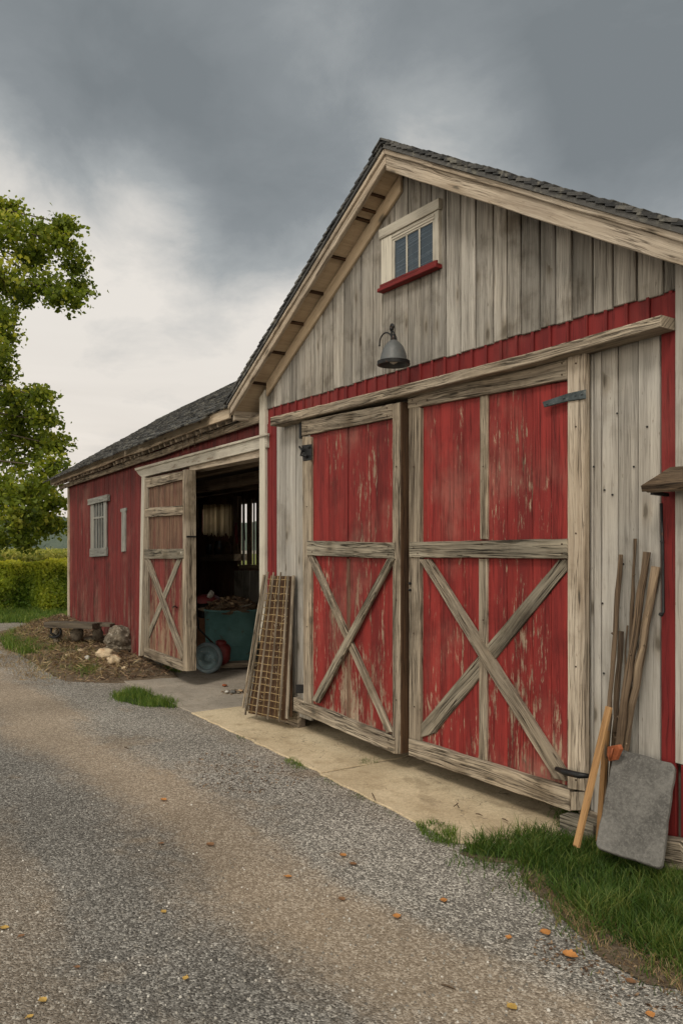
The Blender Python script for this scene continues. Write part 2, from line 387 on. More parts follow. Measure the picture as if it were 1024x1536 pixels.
M['rotor'] = plain('weathered_grey_strap', (.07, .085, .09), .6, .5, .4, 16, .2, spots=((.2, .21, .2), 20, .56, .5))
m, g, b = newmat('window_glass', .5); b.inputs['Base Color'].default_value = (.05, .075, .10, 1); b.inputs['Roughness'].default_value = .08
b.inputs['Alpha'].default_value = .5
ob = g.coord('Object'); g.L.new(g.bump(g.noise(ob, 5, 3, .5), .12, .02), b.inputs['Normal']); M['glass'] = m
m, g, b = newmat('dark_glass', .5); b.inputs['Base Color'].default_value = (.05, .06, .065, 1); b.inputs['Roughness'].default_value = .15; M['dglass'] = m
M['slat'] = plain('white_blind_slats', (.5, .52, .54), .6)
# shingles
m, g, b = newmat('weathered_shingles', .25); ob = g.coord('Object'); r = g.attr('rnd')
c = g.ramp(r, [(0, (.028, .029, .031)), (.6, (.06, .06, .06)), (1, (.11, .106, .10))])
c = g.mix(g.mul(g.mr(g.noise(ob, 9, 6, .65), .50, .66), .75), c, (.21, .20, .17))
c = g.mix(g.mul(g.mr(g.noise(ob, 4, 5, .6), .52, .7), .5), c, (.05, .045, .035))
g.L.new(c, b.inputs['Base Color']); b.inputs['Roughness'].default_value = .9
g.L.new(g.bump(g.noise(ob, 60, 5, .7), .8, .01), b.inputs['Normal']); M['shingle'] = m
# concrete
def concrete(name, ca, cb):
    m, g, b = newmat(name, .25); ob = g.coord('Object')
    n = g.noise(ob, 1.6, 6, .6); n2 = g.noise(ob, 55, 4, .65); n3 = g.noise(ob, 7, 5, .6)
    c = g.mix(g.mr(n, .32, .68), ca, cb)
    c = g.mix(g.mul(g.mr(n3, .50, .70), .45), c, g.vm('MULTIPLY', c, (.62, .58, .52)))
    c = g.mix(g.mul(g.mr(g.noise(ob, 2.6, 7, .7, .5), .56, .66), .45), c, g.vm('MULTIPLY', c, (.45, .42, .38)))
    c = g.scalec(c, g.mr(n2, .3, .7, .82, 1.15, False))
    sp = g.vor(ob, 150, out='Color'); c = g.scalec(c, g.mr(g.sep(sp)[0], 0, 1, .88, 1.1, False))
    cr = g.noise(ob, 1.1, 4, .6, .4); line = g.mr(g.math('ABSOLUTE', g.sub(cr, .5)), 0, .003, 1, 0)
    c = g.mix(g.mul(line, .65), c, (.06, .05, .04))
    g.L.new(c, b.inputs['Base Color']); b.inputs['Roughness'].default_value = .88
    g.L.new(g.bump(g.add(n2, g.mul(n3, .6)), .35, .006), b.inputs['Normal']); return m
M['conc'] = concrete('buff_concrete', (.42, .33, .215), (.56, .455, .31))
M['conc2'] = concrete('grey_pink_concrete', (.26, .225, .185), (.36, .31, .255))
# ground: gravel with wheel tracks
m, g, b = newmat('gravel', .2)
p = g.N.new('ShaderNodeNewGeometry').outputs['Position']; ps = g.sep(p)
pw = g.vm('ADD', p, g.vm('MULTIPLY', g.noise(p, 30, 2, .5, 0, True), (.012, .012, 0)))
v1c = g.sep(g.vor(pw, 100, out='Color')); v1d = g.vor(pw, 100); v2c = g.sep(g.vor(pw, 230, out='Color'))
fine = g.noise(p, 240, 3, .7)
st_ = g.add(g.mul(g.math('POWER', v1c[0], 1.5), .68), g.mul(v2c[1], .32))
light = g.ramp(st_, [(0, (.072, .066, .058)), (.32, (.188, .171, .150)), (.6, (.385, .352, .312)), (1, (.74, .69, .62))])
darkg = g.ramp(st_, [(0, (.050, .045, .040)), (.38, (.155, .142, .127)), (.7, (.29, .27, .245)), (1, (.54, .51, .465))])
brown = g.ramp(g.add(g.mul(st_, .65), g.mul(fine, .35)), [(0, (.125, .090, .060)), (.5, (.285, .215, .150)), (1, (.50, .41, .31))])
wob = g.mul(g.sub(g.noise(g.vm('MULTIPLY', p, (.35, 1.1, 1)), 1, 5, .6), .5), 1.3)
yy = g.add(ps[1], wob)
ragged = g.mul(g.sub(g.noise(p, 9, 7, .78), .5), .55)
yy = g.add(yy, ragged)
tr1 = g.mul(g.mr(yy, -2.45, -1.95, 0, 1), g.mr(yy, -1.75, -1.35, 1, 0))
tr2 = g.mul(g.mr(yy, -3.9, -3.5, 0, 1), g.mr(yy, -3.0, -2.7, 1, 0))
side = g.mr(yy, -2.1, -1.75, 0, 1)
c = g.mix(side, darkg, light)
c = g.mix(g.mul(tr1, .74), c, brown); c = g.mix(g.mul(tr2, .42), c, brown)
patch = g.mr(g.noise(p, 1.7, 5, .6), .56, .70)
c = g.mix(g.mul(patch, .55), c, brown)
edge = g.mul(g.mr(g.add(ps[1], g.mul(g.sub(g.noise(p, 5, 4, .6), .5), .5)), -.95, -.62, 0, 1), .30)
c = g.mix(edge, c, brown)
c = g.scalec(c, g.mr(g.noise(p, .6, 3, .5), .3, .7, .82, 1.14))
g.L.new(c, b.inputs['Base Color']); b.inputs['Roughness'].default_value = .92
hh = g.add(g.mul(g.mr(v1d, 0, .8, 1, 0), .8), g.mul(fine, .3))
hh = g.mul(hh, g.mr(g.mul(tr1, .9), 0, 1, 1, .35))
g.L.new(g.bump(hh, .9, .012), b.inputs['Normal']); M['gravel'] = m
def soilmat(name, a, b_, c3, sc=18):
    m, g, b = newmat(name, .15); p = g.N.new('ShaderNodeNewGeometry').outputs['Position']
    n = g.noise(p, sc, 6, .7); n2 = g.noise(p, sc*6, 4, .7); f = g.add(g.mul(n, .5), g.mul(n2, .5))
    c = g.ramp(f, [(.3, a), (.5, b_), (.7, c3)]); g.L.new(c, b.inputs['Base Color']); b.inputs['Roughness'].default_value = .95
    g.L.new(g.bump(f, 1, .03), b.inputs['Normal']); return m
M['soil'] = soilmat('brown_soil', (.055, .04, .027), (.14, .103, .07), (.29, .235, .17))
M['turf'] = soilmat('turf_soil', (.02, .03, .010), (.045, .07, .02), (.09, .11, .04))
M['field'] = soilmat('field_ground', (.08, .10, .02), (.16, .18, .04), (.25, .25, .07), 3)
M['hill'] = soilmat('hazed_far_wood', (.05, .07, .055), (.075, .095, .075), (.11, .13, .10), .25)  # distance haze is put into this greyed green
M['grass'] = leafmat('grass_blades', (.020, .048, .008), (.060, .112, .016), (.19, .20, .055), .33)
M['straw'] = leafmat('reed_blind', (.34, .28, .19), (.68, .60, .46), (.82, .75, .60), .6, tint=(1.1, 1.08, 1.05))
M['redold'] = wood('old_red_door_paint', (.34, .24, .16), (.14, .09, .06), paint=(.185, .030, .026), paint2=(.12, .022, .02), keep=.47, soft=.05, fade=.4, stain=.7, knots=.2, lowwear=.08, runs=.7, bump=.7)
M['grassl'] = leafmat('bright_grass_blades', (.035, .075, .012), (.10, .17, .025), (.26, .28, .07), .35)
M['trimeave'] = wood('pale_eave_wood', (.64, .55, .43), (.38, .30, .215), knots=.3, stain=.35, tone=(.95, 1.05), cracks=.8, bump=.5)
M['straws'] = leafmat('dry_grass', (.16, .10, .045), (.26, .18, .09), (.36, .28, .15), .1)
M['leaf'] = leafmat('tree_leaves', (.055, .085, .014), (.18, .23, .028), (.46, .45, .08), .55)
M['hedge'] = leafmat('hedge_leaves', (.07, .13, .015), (.27, .33, .035), (.55, .54, .07), .45)
M['crop'] = leafmat('crop_leaves', (.14, .17, .03), (.26, .27, .05), (.40, .36, .09), .3)
M['fallen'] = plain('orange_fallen_leaf', (.36, .155, .045), .6, 0, .35, 30)
M['fallen2'] = plain('brown_fallen_leaf', (.17, .085, .04), .7, 0, .35, 30)
M['fallen3'] = plain('yellow_fallen_leaf', (.40, .25, .065), .6, 0, .3, 30)
M['litter'] = leafmat('dry_litter', (.045, .026, .016), (.14, .082, .048), (.30, .21, .13), .05)
# ================================================================== GROUND
def sheet(name, poly, z, mat, jit=0, **kw):
    pts = []
    for i in range(len(poly)):
        a, b = V(poly[i]), V(poly[(i+1) % len(poly)]); L = (b-a).length; k = max(1, int(L/.08)) if jit else 1
        for j in range(min(k, 60)):
            p = a.lerp(b, j/min(k, 60)); m = V((-(b-a).y, (b-a).x, 0)).normalized() if L else V((0,0,0))
            if jit: p = p+m*(mnoise.noise(V((p.x*3, p.y*3, 1)))*jit+mnoise.noise(V((p.x*11, p.y*11, 4)))*jit*.5)
            pts.append((p.x, p.y, z))
    me = bpy.data.meshes.new(name); me.from_pydata(pts, [], [list(range(len(pts)))]); me.materials.append(mat)
    if me.polygons[0].normal.z < 0: me.flip_normals()
    o = bpy.data.objects.new(name, me); COL.objects.link(o); return tag(o, **kw)
sheet('gravel_ground', [(-1500, -1500, 0), (1500, -1500, 0), (1500, 1500, 0), (-1500, 1500, 0)], 0, M['gravel'], kind='structure')
XL, XR, XP, SL = -6.98, -2.488, -4.745, .585
def zroof(x): return 4.49-SL*abs(x-XP)          # underside of the rake board
def sx_(px, n=0): return SH.pix(px, 900, n)[0]
AC = sx_(104)                                    # far corner of the shed
def slabprism(name, pts, z, t, mat, **kw):
    mb = MB(); mb.prism([V((x, y, z)) for x, y in pts], (0, 0, -t), (1, 0, 0), .004, .016, step=.09); return mb.build(name, mat, **kw)
j1, j2 = -7.55, -5.0
slabprism('concrete_slab', [(-10.1, -.50), (j1-.006, -.56), (j1-.006, .05), (j1-.006, 3.0), (-13.5, 3.0), (-13.5, .42), (-10.9, .22), (-10.35, -.2)], .010, .12, M['conc2'], kind='structure')
slabprism('concrete_slab', [(j1+.006, -.57), (j2-.013, -.64), (j2-.013, .6), (-6.7, .6), (-6.7, -.02), (j1+.006, -.02)], .012, .12, M['conc'], kind='structure')
slabprism('concrete_slab', [(j2+.008, -.66), (-4.2, -.70), (-3.42, -.76), (-3.2, -.5), (-3.12, -.01), (-3.12, .6), (j2+.008, .6)], .011, .12, M['conc'], kind='structure')
slabprism('concrete_slab', [(j1+.01, -.012), (XL, -.012), (XL, 3.0), (j1+.01, 3.0)], .009, .12, M['conc2'], kind='structure')

# ================================================================== BARN
barn = thing('barn', (XP, 0, 0), 'large gabled barn with grey plank gable, red band and two red X-braced sliding doors', 'barn')
mb = MB()
def siding_col(mb, x0, x1, zlo, ztop, y, r=None):
    zt = lambda x: ztop(x) if callable(ztop) else ztop
    poly = [(x0, y, zlo), (x1, y, zlo), (x1, y, zt(x1))]
    if callable(ztop) and x0 < XP < x1: poly.append((XP, y, zt(XP)))
    poly.append((x0, y, zt(x0)))
    mb.prism([V(p) for p in poly], (0, .022, 0), (0, 0, 1), .004, 0, r)
x = XL
ztop = lambda x: zroof(x)+.045
while x < XR-.02:
    wv = random.choice((.125, .14, .15, .155, .165)); x1 = min(x+wv, XR)
    if XR-x1 < .06: x1 = XR
    siding_col(mb, x+.0055, x1-.0055, 3.045+random.uniform(-.006, .006), ztop, -.032-random.uniform(0, .005)); x = x1
mb.build('gable_siding', M['siding'], barn)
# lower boards
mb = MB()
def pxs(px, y=0.0): return GB.pix(px, 900, y)[0]
eds = [418, 424, 431, 439, 447, 458, 470]
for a, b in zip(eds, eds[1:]): siding_col(mb, pxs(a)+.003, pxs(b)-.003, .12+random.uniform(-.01, .01), 2.898, -.022-random.uniform(0, .006))
mb.build('lower_siding', M['sidelow'], barn); mb = MB()
eds = [852, 868, 876, 889, 893.5, 905, 930, 960, 994]
for a, b in zip(eds, eds[1:]): siding_col(mb, pxs(a)+.003, pxs(b)-.003, .16+random.uniform(-.02, .01), 2.898, -.022-random.uniform(0, .005))
mb.build('lower_siding', M['sidelow'], barn)
mb = MB()       # red board and batten band, vertical trim at the right, board at the left
x = XL+.03
while x < XR:
    x1 = min(x+.138, XR); siding_col(mb, x+.001, x1-.001, 2.90, 3.052, -.018, random.random())
    mb.prism([V((x1-.011, -.034, 2.9)), V((x1+.011, -.034, 2.9)), V((x1+.011, -.034, 3.05)), V((x1-.011, -.034, 3.05))], (0, .02, 0), (0, 0, 1), .003); x = x1
mb.build('red_band', M['redband'], barn)
mb = MB()
siding_col(mb, pxs(990.5, -.048), XR-.003, .0, 3.03, -.048, .5)
mb.build('red_corner_board', M['redband'], barn)
mb = MB(); siding_col(mb, pxs(405), pxs(411)-.002, .1, 2.898, -.03, .8); siding_col(mb, pxs(411)+.002, pxs(417.5), .1, 2.898, -.026, .4)
mb.build('red_board', M['redband'], barn)
mb = MB()
zc_ = GB.pix(1018, 1146, -.06)[1]
mb.prism([V((XR+.03, -.058, 0)), V((XR+.13, -.058, 0)), V((XR+.13, -.058, zc_-.003)), V((XR+.03, -.058, zc_-.003))], (0, .05, 0), (0, 0, 1), .004)
mb.build('red_corner_board', M['redband'], barn); mb = MB()
mb.prism([V((XR, -.062, zc_)), V((XR+.13, -.062, zc_)), V((XR+.13, -.062, zroof(XR+.13)+.03)), V((XR, -.062, zroof(XR)+.03))], (0, .05, 0), (0, 0, 1), .004)
mb.build('corner_board', M['sidelow'], barn)
mb = MB(); mb.prism([V((-7.055, -.06, .03)), V((-6.945, -.06, .03)), V((-6.945, -.06, zroof(-6.945)+.03)), V((-7.055, -.06, zroof(-7.055)+.03))], (0, .055, 0), (0, 0, 1), .004)
mb.build('corner_board', M['white'], barn)
# the body behind the boards: back wall, side walls, footing
mb = MB(); XRR = XR+.12
DL, DR_ = pxs(452), pxs(872)
mb.prism([V((XL, -.008, 0)), V((DL, -.008, 0)), V((DL, -.008, 2.6)), V((DR_, -.008, 2.6)), V((DR_, -.008, 0)), V((XRR, -.008, 0)), V((XRR, -.008, zroof(XRR)+.03)), V((XP, -.008, zroof(XP)+.03)), V((XL, -.008, zroof(XL)+.03))], (0, .05, 0), (0, 0, 1))
mb.build('front_wall', M['wallback'], barn)
mb = MB()
for xx, off in ((XRR, V((-.02, 0, 0))), (XL, V((.02, 0, 0)))):
    y = .05; mb = MB()
    while y < 6:
        mb.prism([V((xx, y, .1)), V((xx, y+.145, .1)), V((xx, y+.145, zroof(xx)+.02)), V((xx, y, zroof(xx)+.02))], off, (0, 0, 1)); y += .15
    mb.build('side_wall', M['redband'], barn)
mb = MB(); x = XL
while x < XRR-.01:
    x1 = min(x+.15, XRR); mb.prism([V((x, 6.05, .1)), V((x1-.004, 6.05, .1)), V((x1-.004, 6.05, zroof(x1)+.02)), V((x, 6.05, zroof(x)+.02))], (0, -.02, 0), (0, 0, 1)); x = x1
mb.build('back_wall', M['siding'], barn)
mb = MB()
mb.prism([V((XL, -.035, .0)), V((DL, -.035, .0)), V((DL, -.035, .15)), V((XL, -.035, .15))], (0, .03, 0), (1, 0, 0), .006, .006)
mb.build('sill_beam', M['timber'], barn); mb = MB()
mb.prism([V((DR_, -.035, .0)), V((XRR, -.035, .0)), V((XRR, -.035, .15)), V((DR_, -.035, .15))], (0, .03, 0), (1, 0, 0), .006, .006)
mb.build('sill_beam', M['timber'], barn)
# rake boards
YF = -.24; XE = 2.60
def rake(mb, sg, zb, zt, y, t, e0=0, e1=XE, r=None):
    p = [V((XP+sg*e0, y, zroof(XP+sg*e0)+zb)), V((XP+sg*e1, y, zroof(XP+sg*e1)+zb)), V((XP+sg*e1, y, zroof(XP+sg*e1)+zt)), V((XP+sg*e0, y, zroof(XP+sg*e0)+zt))]
    mb.prism(p, (0, t, 0), p[1]-p[0], .005, .003, r, .2)
for sg in (-1, 1):
    mb = MB(); rake(mb, sg, .052 if sg < 0 else 0, .122, YF, .034, .002); mb.build('rake_board', M['trim'], barn)
    mb = MB(); rake(mb, sg, .117, .160, YF-.018, .05, .002, XE+.01); mb.build('crown_strip', M['trim'], barn)
    if sg < 0: mb = MB(); rake(mb, sg, -.060, .075, -.062, .024, .05, abs(XL-XP)-.07); mb.build('frieze_board', M['soffit'], barn)
# soffit panels with seams, and the lookouts in the seams
sd = lambda d, sg: XP+sg*d
seams = sorted(abs(GB.pix(px, py, -.12)[0]-XP) for px, py in ((568, 295), (554, 315), (545, 336), (509, 389), (476, 439), (447, 490), (419, 535), (390, 580)))
mb = MB()
for sg in (-1, 1):
    ed = [.02]+seams+[XE]
    for a, b in zip(ed, ed[1:]):
        if b-a < .05: continue
        q = random.uniform(.028, .036)+(.048 if sg < 0 else 0); lk = .052 if sg < 0 else 0
        P_ = [V((sd(a+.010, sg), YF+.036, zroof(sd(a, sg))+q)), V((sd(b-.006, sg), YF+.036, zroof(sd(b, sg))+q)), V((sd(b-.006, sg), -.006 if b < 2.2 else .1, zroof(sd(b, sg))+q)), V((sd(a+.010, sg), -.006, zroof(sd(a, sg))+q))]
        mb.prism(P_, V((sg*SL, 0, 1)).normalized()*.015, V((0, 1, 0)), .002)
        x_ = sd(a+.004, sg); mk = MB(); mk.beam((x_, YF+.036, zroof(x_)+.022+lk), (x_, -.01, zroof(x_)+.022+lk), .016, .03, (sg*SL, 0, 1)); mk.build('lookout', M['darkwood'], barn)
mb.build('soffit', M['soffit'], barn)
# eave return at the left bottom
mb = MB(); xe = XP-XE
mb.prism([V((xe, YF+.036, zroof(xe)+.0)), V((xe, 6.1, zroof(xe)+.0)), V((xe, 6.1, zroof(xe)+.17)), V((xe, YF+.036, zroof(xe)+.17))], (.03, 0, 0), (0, 1, 0)); mb.build('eave_board', M['trim'], barn); mb = MB()
xe = XP+XE
mb.prism([V((xe, YF+.036, zroof(xe))), V((xe, 6.1, zroof(xe))), V((xe, 6.1, zroof(xe)+.17)), V((xe, YF+.036, zroof(xe)+.17))], (-.03, 0, 0), (0, 1, 0))
mb.build('eave_board', M['trim'], barn)
# roof: deck + shingles
roof = MB()
for sg in (-1, 1):
    nn = V((sg*SL, 0, 1)).normalized(); x1 = XP+sg*(XE+.02)
    roof.prism([V((XP, YF-.03, zroof(XP)+.192)), V((x1, YF-.03, zroof(x1)+.192)), V((x1, 6.2, zroof(x1)+.192)), V((XP, 6.2, zroof(XP)+.192))], -nn*.028, (0, 1, 0))
roofo = roof.build('roof', M['shingle'], barn)
def shingles(mb, p0, along, down, L, S, nn, course=.14, wid=.17, t0=.014, lift=.006, edge=.03):
    """courses of tiles on a slope: p0 ridge corner, along the ridge, down the slope"""
    k = 0; s_ = 0
    while s_ < S:
        a = -random.random()*wid*.5
        while a < L:
            w_ = wid*random.uniform(.7, 1.25); a0, a1 = max(a, -random.random()*edge), min(a+w_-.006, L+random.random()*edge)
            if a1-a0 > .03:
                lo = s_+course*1.15+random.uniform(-.018, .018); hi = s_-course*.3 if s_ else s_
                q0 = p0(a0); q1 = p0(a1); h = random.uniform(0, lift)
                b = nn*(t0*1.9+h); tt = nn*(t0*.9)
                P_ = [q0+down*hi+tt, q1+down*hi+tt, q1+down*lo+b, q0+down*lo+b]
                mb.prism(P_, -nn*(t0+.004), down, .002)
            a += w_
        s_ += course; k += 1
mb = MB()
for sg in (-1, 1):
    dn = V((sg, 0, -SL)).normalized(); nn = V((sg*SL, 0, 1)).normalized()
    shingles(mb, lambda a: V((XP, YF-.035+a, zroof(XP)+.195)), V((0, 1, 0)), dn, 6.44, (XE+.02)*math.hypot(1, SL), nn, .075, .12, .015, .007, .007)
mb.build('shingles', M['shingle'], roofo)
mb = MB()
y = YF-.05
while y < 6.2:
    for sg in (-1, 1):
        a = V((XP, y, zroof(XP)+.232)); dn = V((sg, 0, -SL)).normalized()*.13
        mb.prism([a, a+V((0, .24, 0)), a+V((0, .24, 0))+dn, a+dn], -V((sg*SL, 0, 1)).normalized()*.014, (0, 1, 0))
    y += .235
mb.build('ridge_cap', M['shingle'], roofo)

# ---- gable window
def bx(mb, x0, x1, z0, z1, y, t, grain=None, rough=0, ch=.003, r=None):
    mb.prism([V((x0, y, z0)), V((x1, y, z0)), V((x1, y, z1)), V((x0, y, z1))], (0, t, 0), grain, ch, rough, r)
mb = MB(); wx0, wx1 = -5.035, -4.354; gx0, gx1 = -4.875, -4.428; gz0, gz1 = 3.775, 4.045
bx(mb, wx0-.02, wx1+.012, 4.105, 4.182, -.074, .045)                       # head casing
bx(mb, wx0, gx0-.03, 3.72, 4.103, -.064, .034); bx(mb, gx1+.03, wx1, 3.72, 4.103, -.064, .034)
bx(mb, gx0-.028, gx1+.028, gz1+.012, 4.103, -.061, .03)
mb.prism([V((gx0-.028, -.067, gz1+.03)), V((gx1+.028, -.067, gz1+.03)), V((gx1+.028, -.067, gz1+.042)), V((gx0-.028, -.067, gz1+.042))], (0, .03, 0))
win = mb.build('window', M['white'], barn)
mb = MB()
bx(mb, gx0-.028, gx0, gz0-.02, gz1+.01, -.057, .02); bx(mb, gx1, gx1+.028, gz0-.02, gz1+.01, -.057, .02); bx(mb, gx0, gx1, gz1-.004, gz1+.011, -.0565, .02)
for k in (1, 2):
    xm = gx0+(gx1-gx0)*k/3; bx(mb, xm-.009, xm+.009, gz0-.02, gz1-.004, -.0562, .004)
mb.build('sash', M['white'], win)
for k in range(3):
    w_ = (gx1-gx0)/3; mb = MB(); bx(mb, gx0+w_*k+.011 if k else gx0, gx0+w_*(k+1)-(.011 if k < 2 else 0), gz0-.02, gz1-.004, -.050, .004, ch=.0005); mb.build('pane', M['glass'], win)
mb = MB()
for i in range(13):
    z = gz0-.01+random.random()*.25; tl = random.uniform(.0, .05)
    mb.prism([V((gx0+.004, -.040, z)), V((gx1-.004, -.040, z+tl)), V((gx1-.004, -.040, z+tl+.005)), V((gx0+.004, -.040, z+.005))], (0, .0015, 0), ch=.0003)
mb.build('blind', M['slat'], win)
mb = MB()
mb.prism([V((wx0-.01, -.098, 3.685)), V((wx1+.01, -.098, 3.685)), V((wx1+.01, -.098, 3.712)), V((wx0-.01, -.098, 3.712))], (0, .062, 0), ch=.004)
bx(mb, wx0+.005, wx1-.005, 3.7125, 3.742, -.084, .05, ch=.004)
mb.build('sill', M['redband'], win)

# ---- track beam over the doors
mb = MB(); y = -.175
top = [(405, 626), (600, 578), (800, 527), (990, 472)]; bot = [(990, 490), (800, 544), (600, 594), (405, 639)]
P_ = [GB.P(px, py, y) for px, py in top+bot]; mb.prism(P_, (0, .14, 0), (1, 0, 0), .006, .004)
mb.build('track_beam', M['timber'], barn)

# ---- doors
def board(mb, pts, y, t, grain=None, rough=.003, ch=.004, step=.1, r=None):
    mb.prism([GB.P(px, py, y) for px, py in pts], (0, t, 0), grain, ch, rough, r, step)
# left door (stands proud of the right one)
mb = MB(); yp = -.108
for x0, x1 in ((465, 493), (493.6, 521), (522.6, 556), (556.5, 590)):
    zt0 = 640-(x0-460)*.2; zt1 = 640-(x1-460)*.2; zb0 = 1050+(x0-440)*.41; zb1 = 1050+(x1-440)*.41
    board(mb, [(x0, zt0), (x1, zt1), (x1, zb1), (x0, zb0)], yp-random.uniform(0, .004), .03, (0, 0, 1), 0)
dl = mb.build('sliding_door', M['red'], barn, label='left sliding door, standing slightly proud')
yf = -.140
mb = MB(); board(mb, [(453, 655), (465.5, 655), (466, 1062), (455, 1059)], yf, .035); mb.build('stile', M['timber'], dl)
mb = MB(); board(mb, [(588, 606), (600, 603), (600, 1131), (588, 1131)], yf-.002, .105, (0, 0, 1)); mb.build('stile', M['timber'], dl)
mb = MB(); q0 = GB.P(600.2, 603, yf-.002); q1 = GB.P(600.2, 1130, yf-.002)
mb.prism([q0+V((.012, .0, 0)), q1+V((.012, .0, 0)), q1+V((.012, .105, 0)), q0+V((.012, .105, 0))], (-.011, 0, 0), (0, 0, 1), .003); mb.build('edge_board', M['darkwood'], dl)
mb = MB(); board(mb, [(452, 632), (587.6, 605), (587.6, 627), (452, 654)], yf-.004, .035); mb.build('rail', M['timber'], dl)
mb = MB(); board(mb, [(460, 811), (590, 814), (590, 838), (460, 833)], yf-.012, .03); mb.build('rail', M['timberg'], dl)
mb = MB(); board(mb, [(440, 1046), (591, 1106), (591, 1131), (440, 1066)], yf-.010, .045, rough=.005); mb.build('rail', M['timber'], dl)
mb = MB(); board(mb, [(519.8, 838), (524.5, 838), (524.5, 1082), (519.8, 1080)], yp-.010, .008, (0, 0, 1), 0); mb.build('batten', M['redbare'], dl)
mb = MB(); board(mb, [(460, 834), (469, 834), (587, 1098), (579, 1100)], yf-.001, .028); mb.build('brace', M['timber'], dl)
mb = MB(); board(mb, [(590, 838), (580, 838), (467, 1050), (477, 1055)], yf+.001-.022, .024); mb.build('brace', M['timberg'], dl)
def bolt(mb, p, r=.007, h=.006): mb.lathe([(r, 0), (r, h*.6), (r*.6, h), (0, h)], p, (0, -1, 0), 8)
mb = MB(); board(mb, [(452, 668), (467, 666), (467, 690), (454, 692)], yf-.003, .006, rough=0); 
for p in ((455, 676), (460, 686), (464, 671)): bolt(mb, GB.P(p[0], p[1], yf-.003), .012, .02)
mb.tube([GB.P(449, 670, yf-.02), GB.P(453, 676, yf-.03), GB.P(451, 683, yf-.02), GB.P(460, 684, yf-.02)], .010, 6)
mb.build('hinge', M['black'], dl)
mb = MB(); board(mb, [(443, 1027), (455, 1027), (455, 1040), (443, 1040)], yf-.003, .03, rough=0); mb.build('hinge', M['black'], dl)
mb = MB(); board(mb, [(448, 634), (451, 634), (451, 658), (448, 658)], yf+.05, .02, rough=0); mb.build('hanger_strap', M['black'], dl)
# right door
mb = MB(); yp = -.058
ex = [629, 660, 694, 725, 760, 798, 826, 851]
for x0, x1 in zip(ex, ex[1:]):
    t0 = 612-(x0-612)*.17; b0 = 1112+(x0-613)*.34; t1 = 612-(x1-612)*.17; b1 = 1112+(x1-613)*.34
    board(mb, [(x0+.3, t0), (x1-.3, t1), (x1-.3, b1), (x0+.3, b0)], yp-random.uniform(0, .004), .03, (0, 0, 1), 0)
dr = mb.build('sliding_door', M['red'], barn, label='right sliding door with black strap hinge')
yf = -.090
mb = MB(); board(mb, [(612, 600), (630, 612), (629, 1112), (613, 1107)], yf, .035, (0, 0, 1)); mb.build('stile', M['timber'], dr)
mb = MB(); board(mb, [(850, 528), (876, 524), (876, 1187), (850, 1183)], yf-.004, .04, (0, 0, 1), .002); mb.build('stile', M['trim'], dr)
mb = MB(); board(mb, [(850.5, 1188), (876, 1188), (876, 1216), (850.5, 1216)], yf-.002, .04, (0, 0, 1)); mb.build('stile_foot', M['timber'], dr)
mb = MB(); board(mb, [(611, 586), (849.6, 530), (849.6, 569), (611, 613)], yf-.003, .035); mb.build('rail', M['timber'], dr)
mb = MB(); board(mb, [(613, 813), (849.6, 808), (849.6, 838), (613, 836)], yf-.014, .03, rough=.004); mb.build('rail', M['timberg'], dr)
mb = MB(); board(mb, [(612, 1108), (853, 1183), (853, 1217), (612, 1134)], yf-.016, .045, rough=.005); mb.build('rail', M['timber'], dr)
mb = MB(); board(mb, [(718.5, 594), (730, 592), (730, 809), (719, 809)], yf+.012, .03, (0, 0, 1)); board(mb, [(717, 838), (730, 838), (729, 1142), (717, 1139)], yf+.012, .03, (0, 0, 1)); mb.build('mullion', M['timber'], dr)
mb = MB(); board(mb, [(627, 839), (643, 839), (847, 1158), (847, 1172), (829, 1168)], yf-.004, .03); mb.build('brace', M['timber'], dr)
mb = MB(); board(mb, [(837, 839), (849, 839), (849, 856), (651, 1100), (628, 1107), (630, 1087)], yf-.008+.022, .028, GB.P(849,838,0)-GB.P(630,1100,0)); mb.build('brace', M['timberg'], dr)
mb = MB(); P_ = [(812, 603), (850, 590), (877, 584), (877, 598), (850, 602), (815, 611)]; board(mb, P_, yf-.016, .010, rough=.001)
for p in ((820, 606), (845, 597), (862, 593), (872, 591)): bolt(mb, GB.P(p[0], p[1], yf-.016))
mb.build('strap_hinge', M['rotor'], dr)
mb = MB(); pts = [GB.P(834, 1153, yf-.05), GB.P(846, 1158, yf-.07), GB.P(868, 1163, yf-.075), GB.P(884, 1164, yf-.05)]; mb.tube(pts, [.014, .020, .019, .012], 8)
mb.tube([GB.P(846, 1158, yf-.07), GB.P(846, 1158, yf)], .008, 6); mb.tube([GB.P(874, 1163, yf-.065), GB.P(874, 1163, yf)], .008, 6)
mb.build('handle', M['black'], dr)
for p in ((615.5, 875), (615.5, 885)): mb = MB(); bolt(mb, GB.P(p[0], p[1], yf-.001), .010, .02); mb.build('latch', M['black'], dr)
M['nail'] = plain('rusty_nail', (.05, .028, .018), .8, .2, .4, 40)
for par, yy_, L_ in ((dr, -.095, ((618, 600), (624, 606), (842, 545), (842, 562), (640, 600), (863, 545), (863, 640), (863, 800), (863, 1000), (863, 1170), (620, 700), (620, 950), (621, 1060), (724, 700), (640, 1128), (720, 1150), (838, 1188), (838, 1204), (622, 1118), (724, 930))), (dr, -.106, ((620, 822), (626, 830), (842, 816), (842, 830), (722, 816), (722, 830))), (dl, -.146, ((460, 640), (460, 648), (580, 612), (580, 624), (594, 700), (594, 900), (594, 1050), (460, 760), (460, 940))), (dl, -.154, ((468, 817), (468, 828), (582, 820), (582, 832), (450, 1056), (582, 1110), (582, 1122)))):
    for px, py in L_: mb = MB(); bolt(mb, GB.P(px, py, yy_), .0055, .003); mb.build('nail', M['nail'], par)
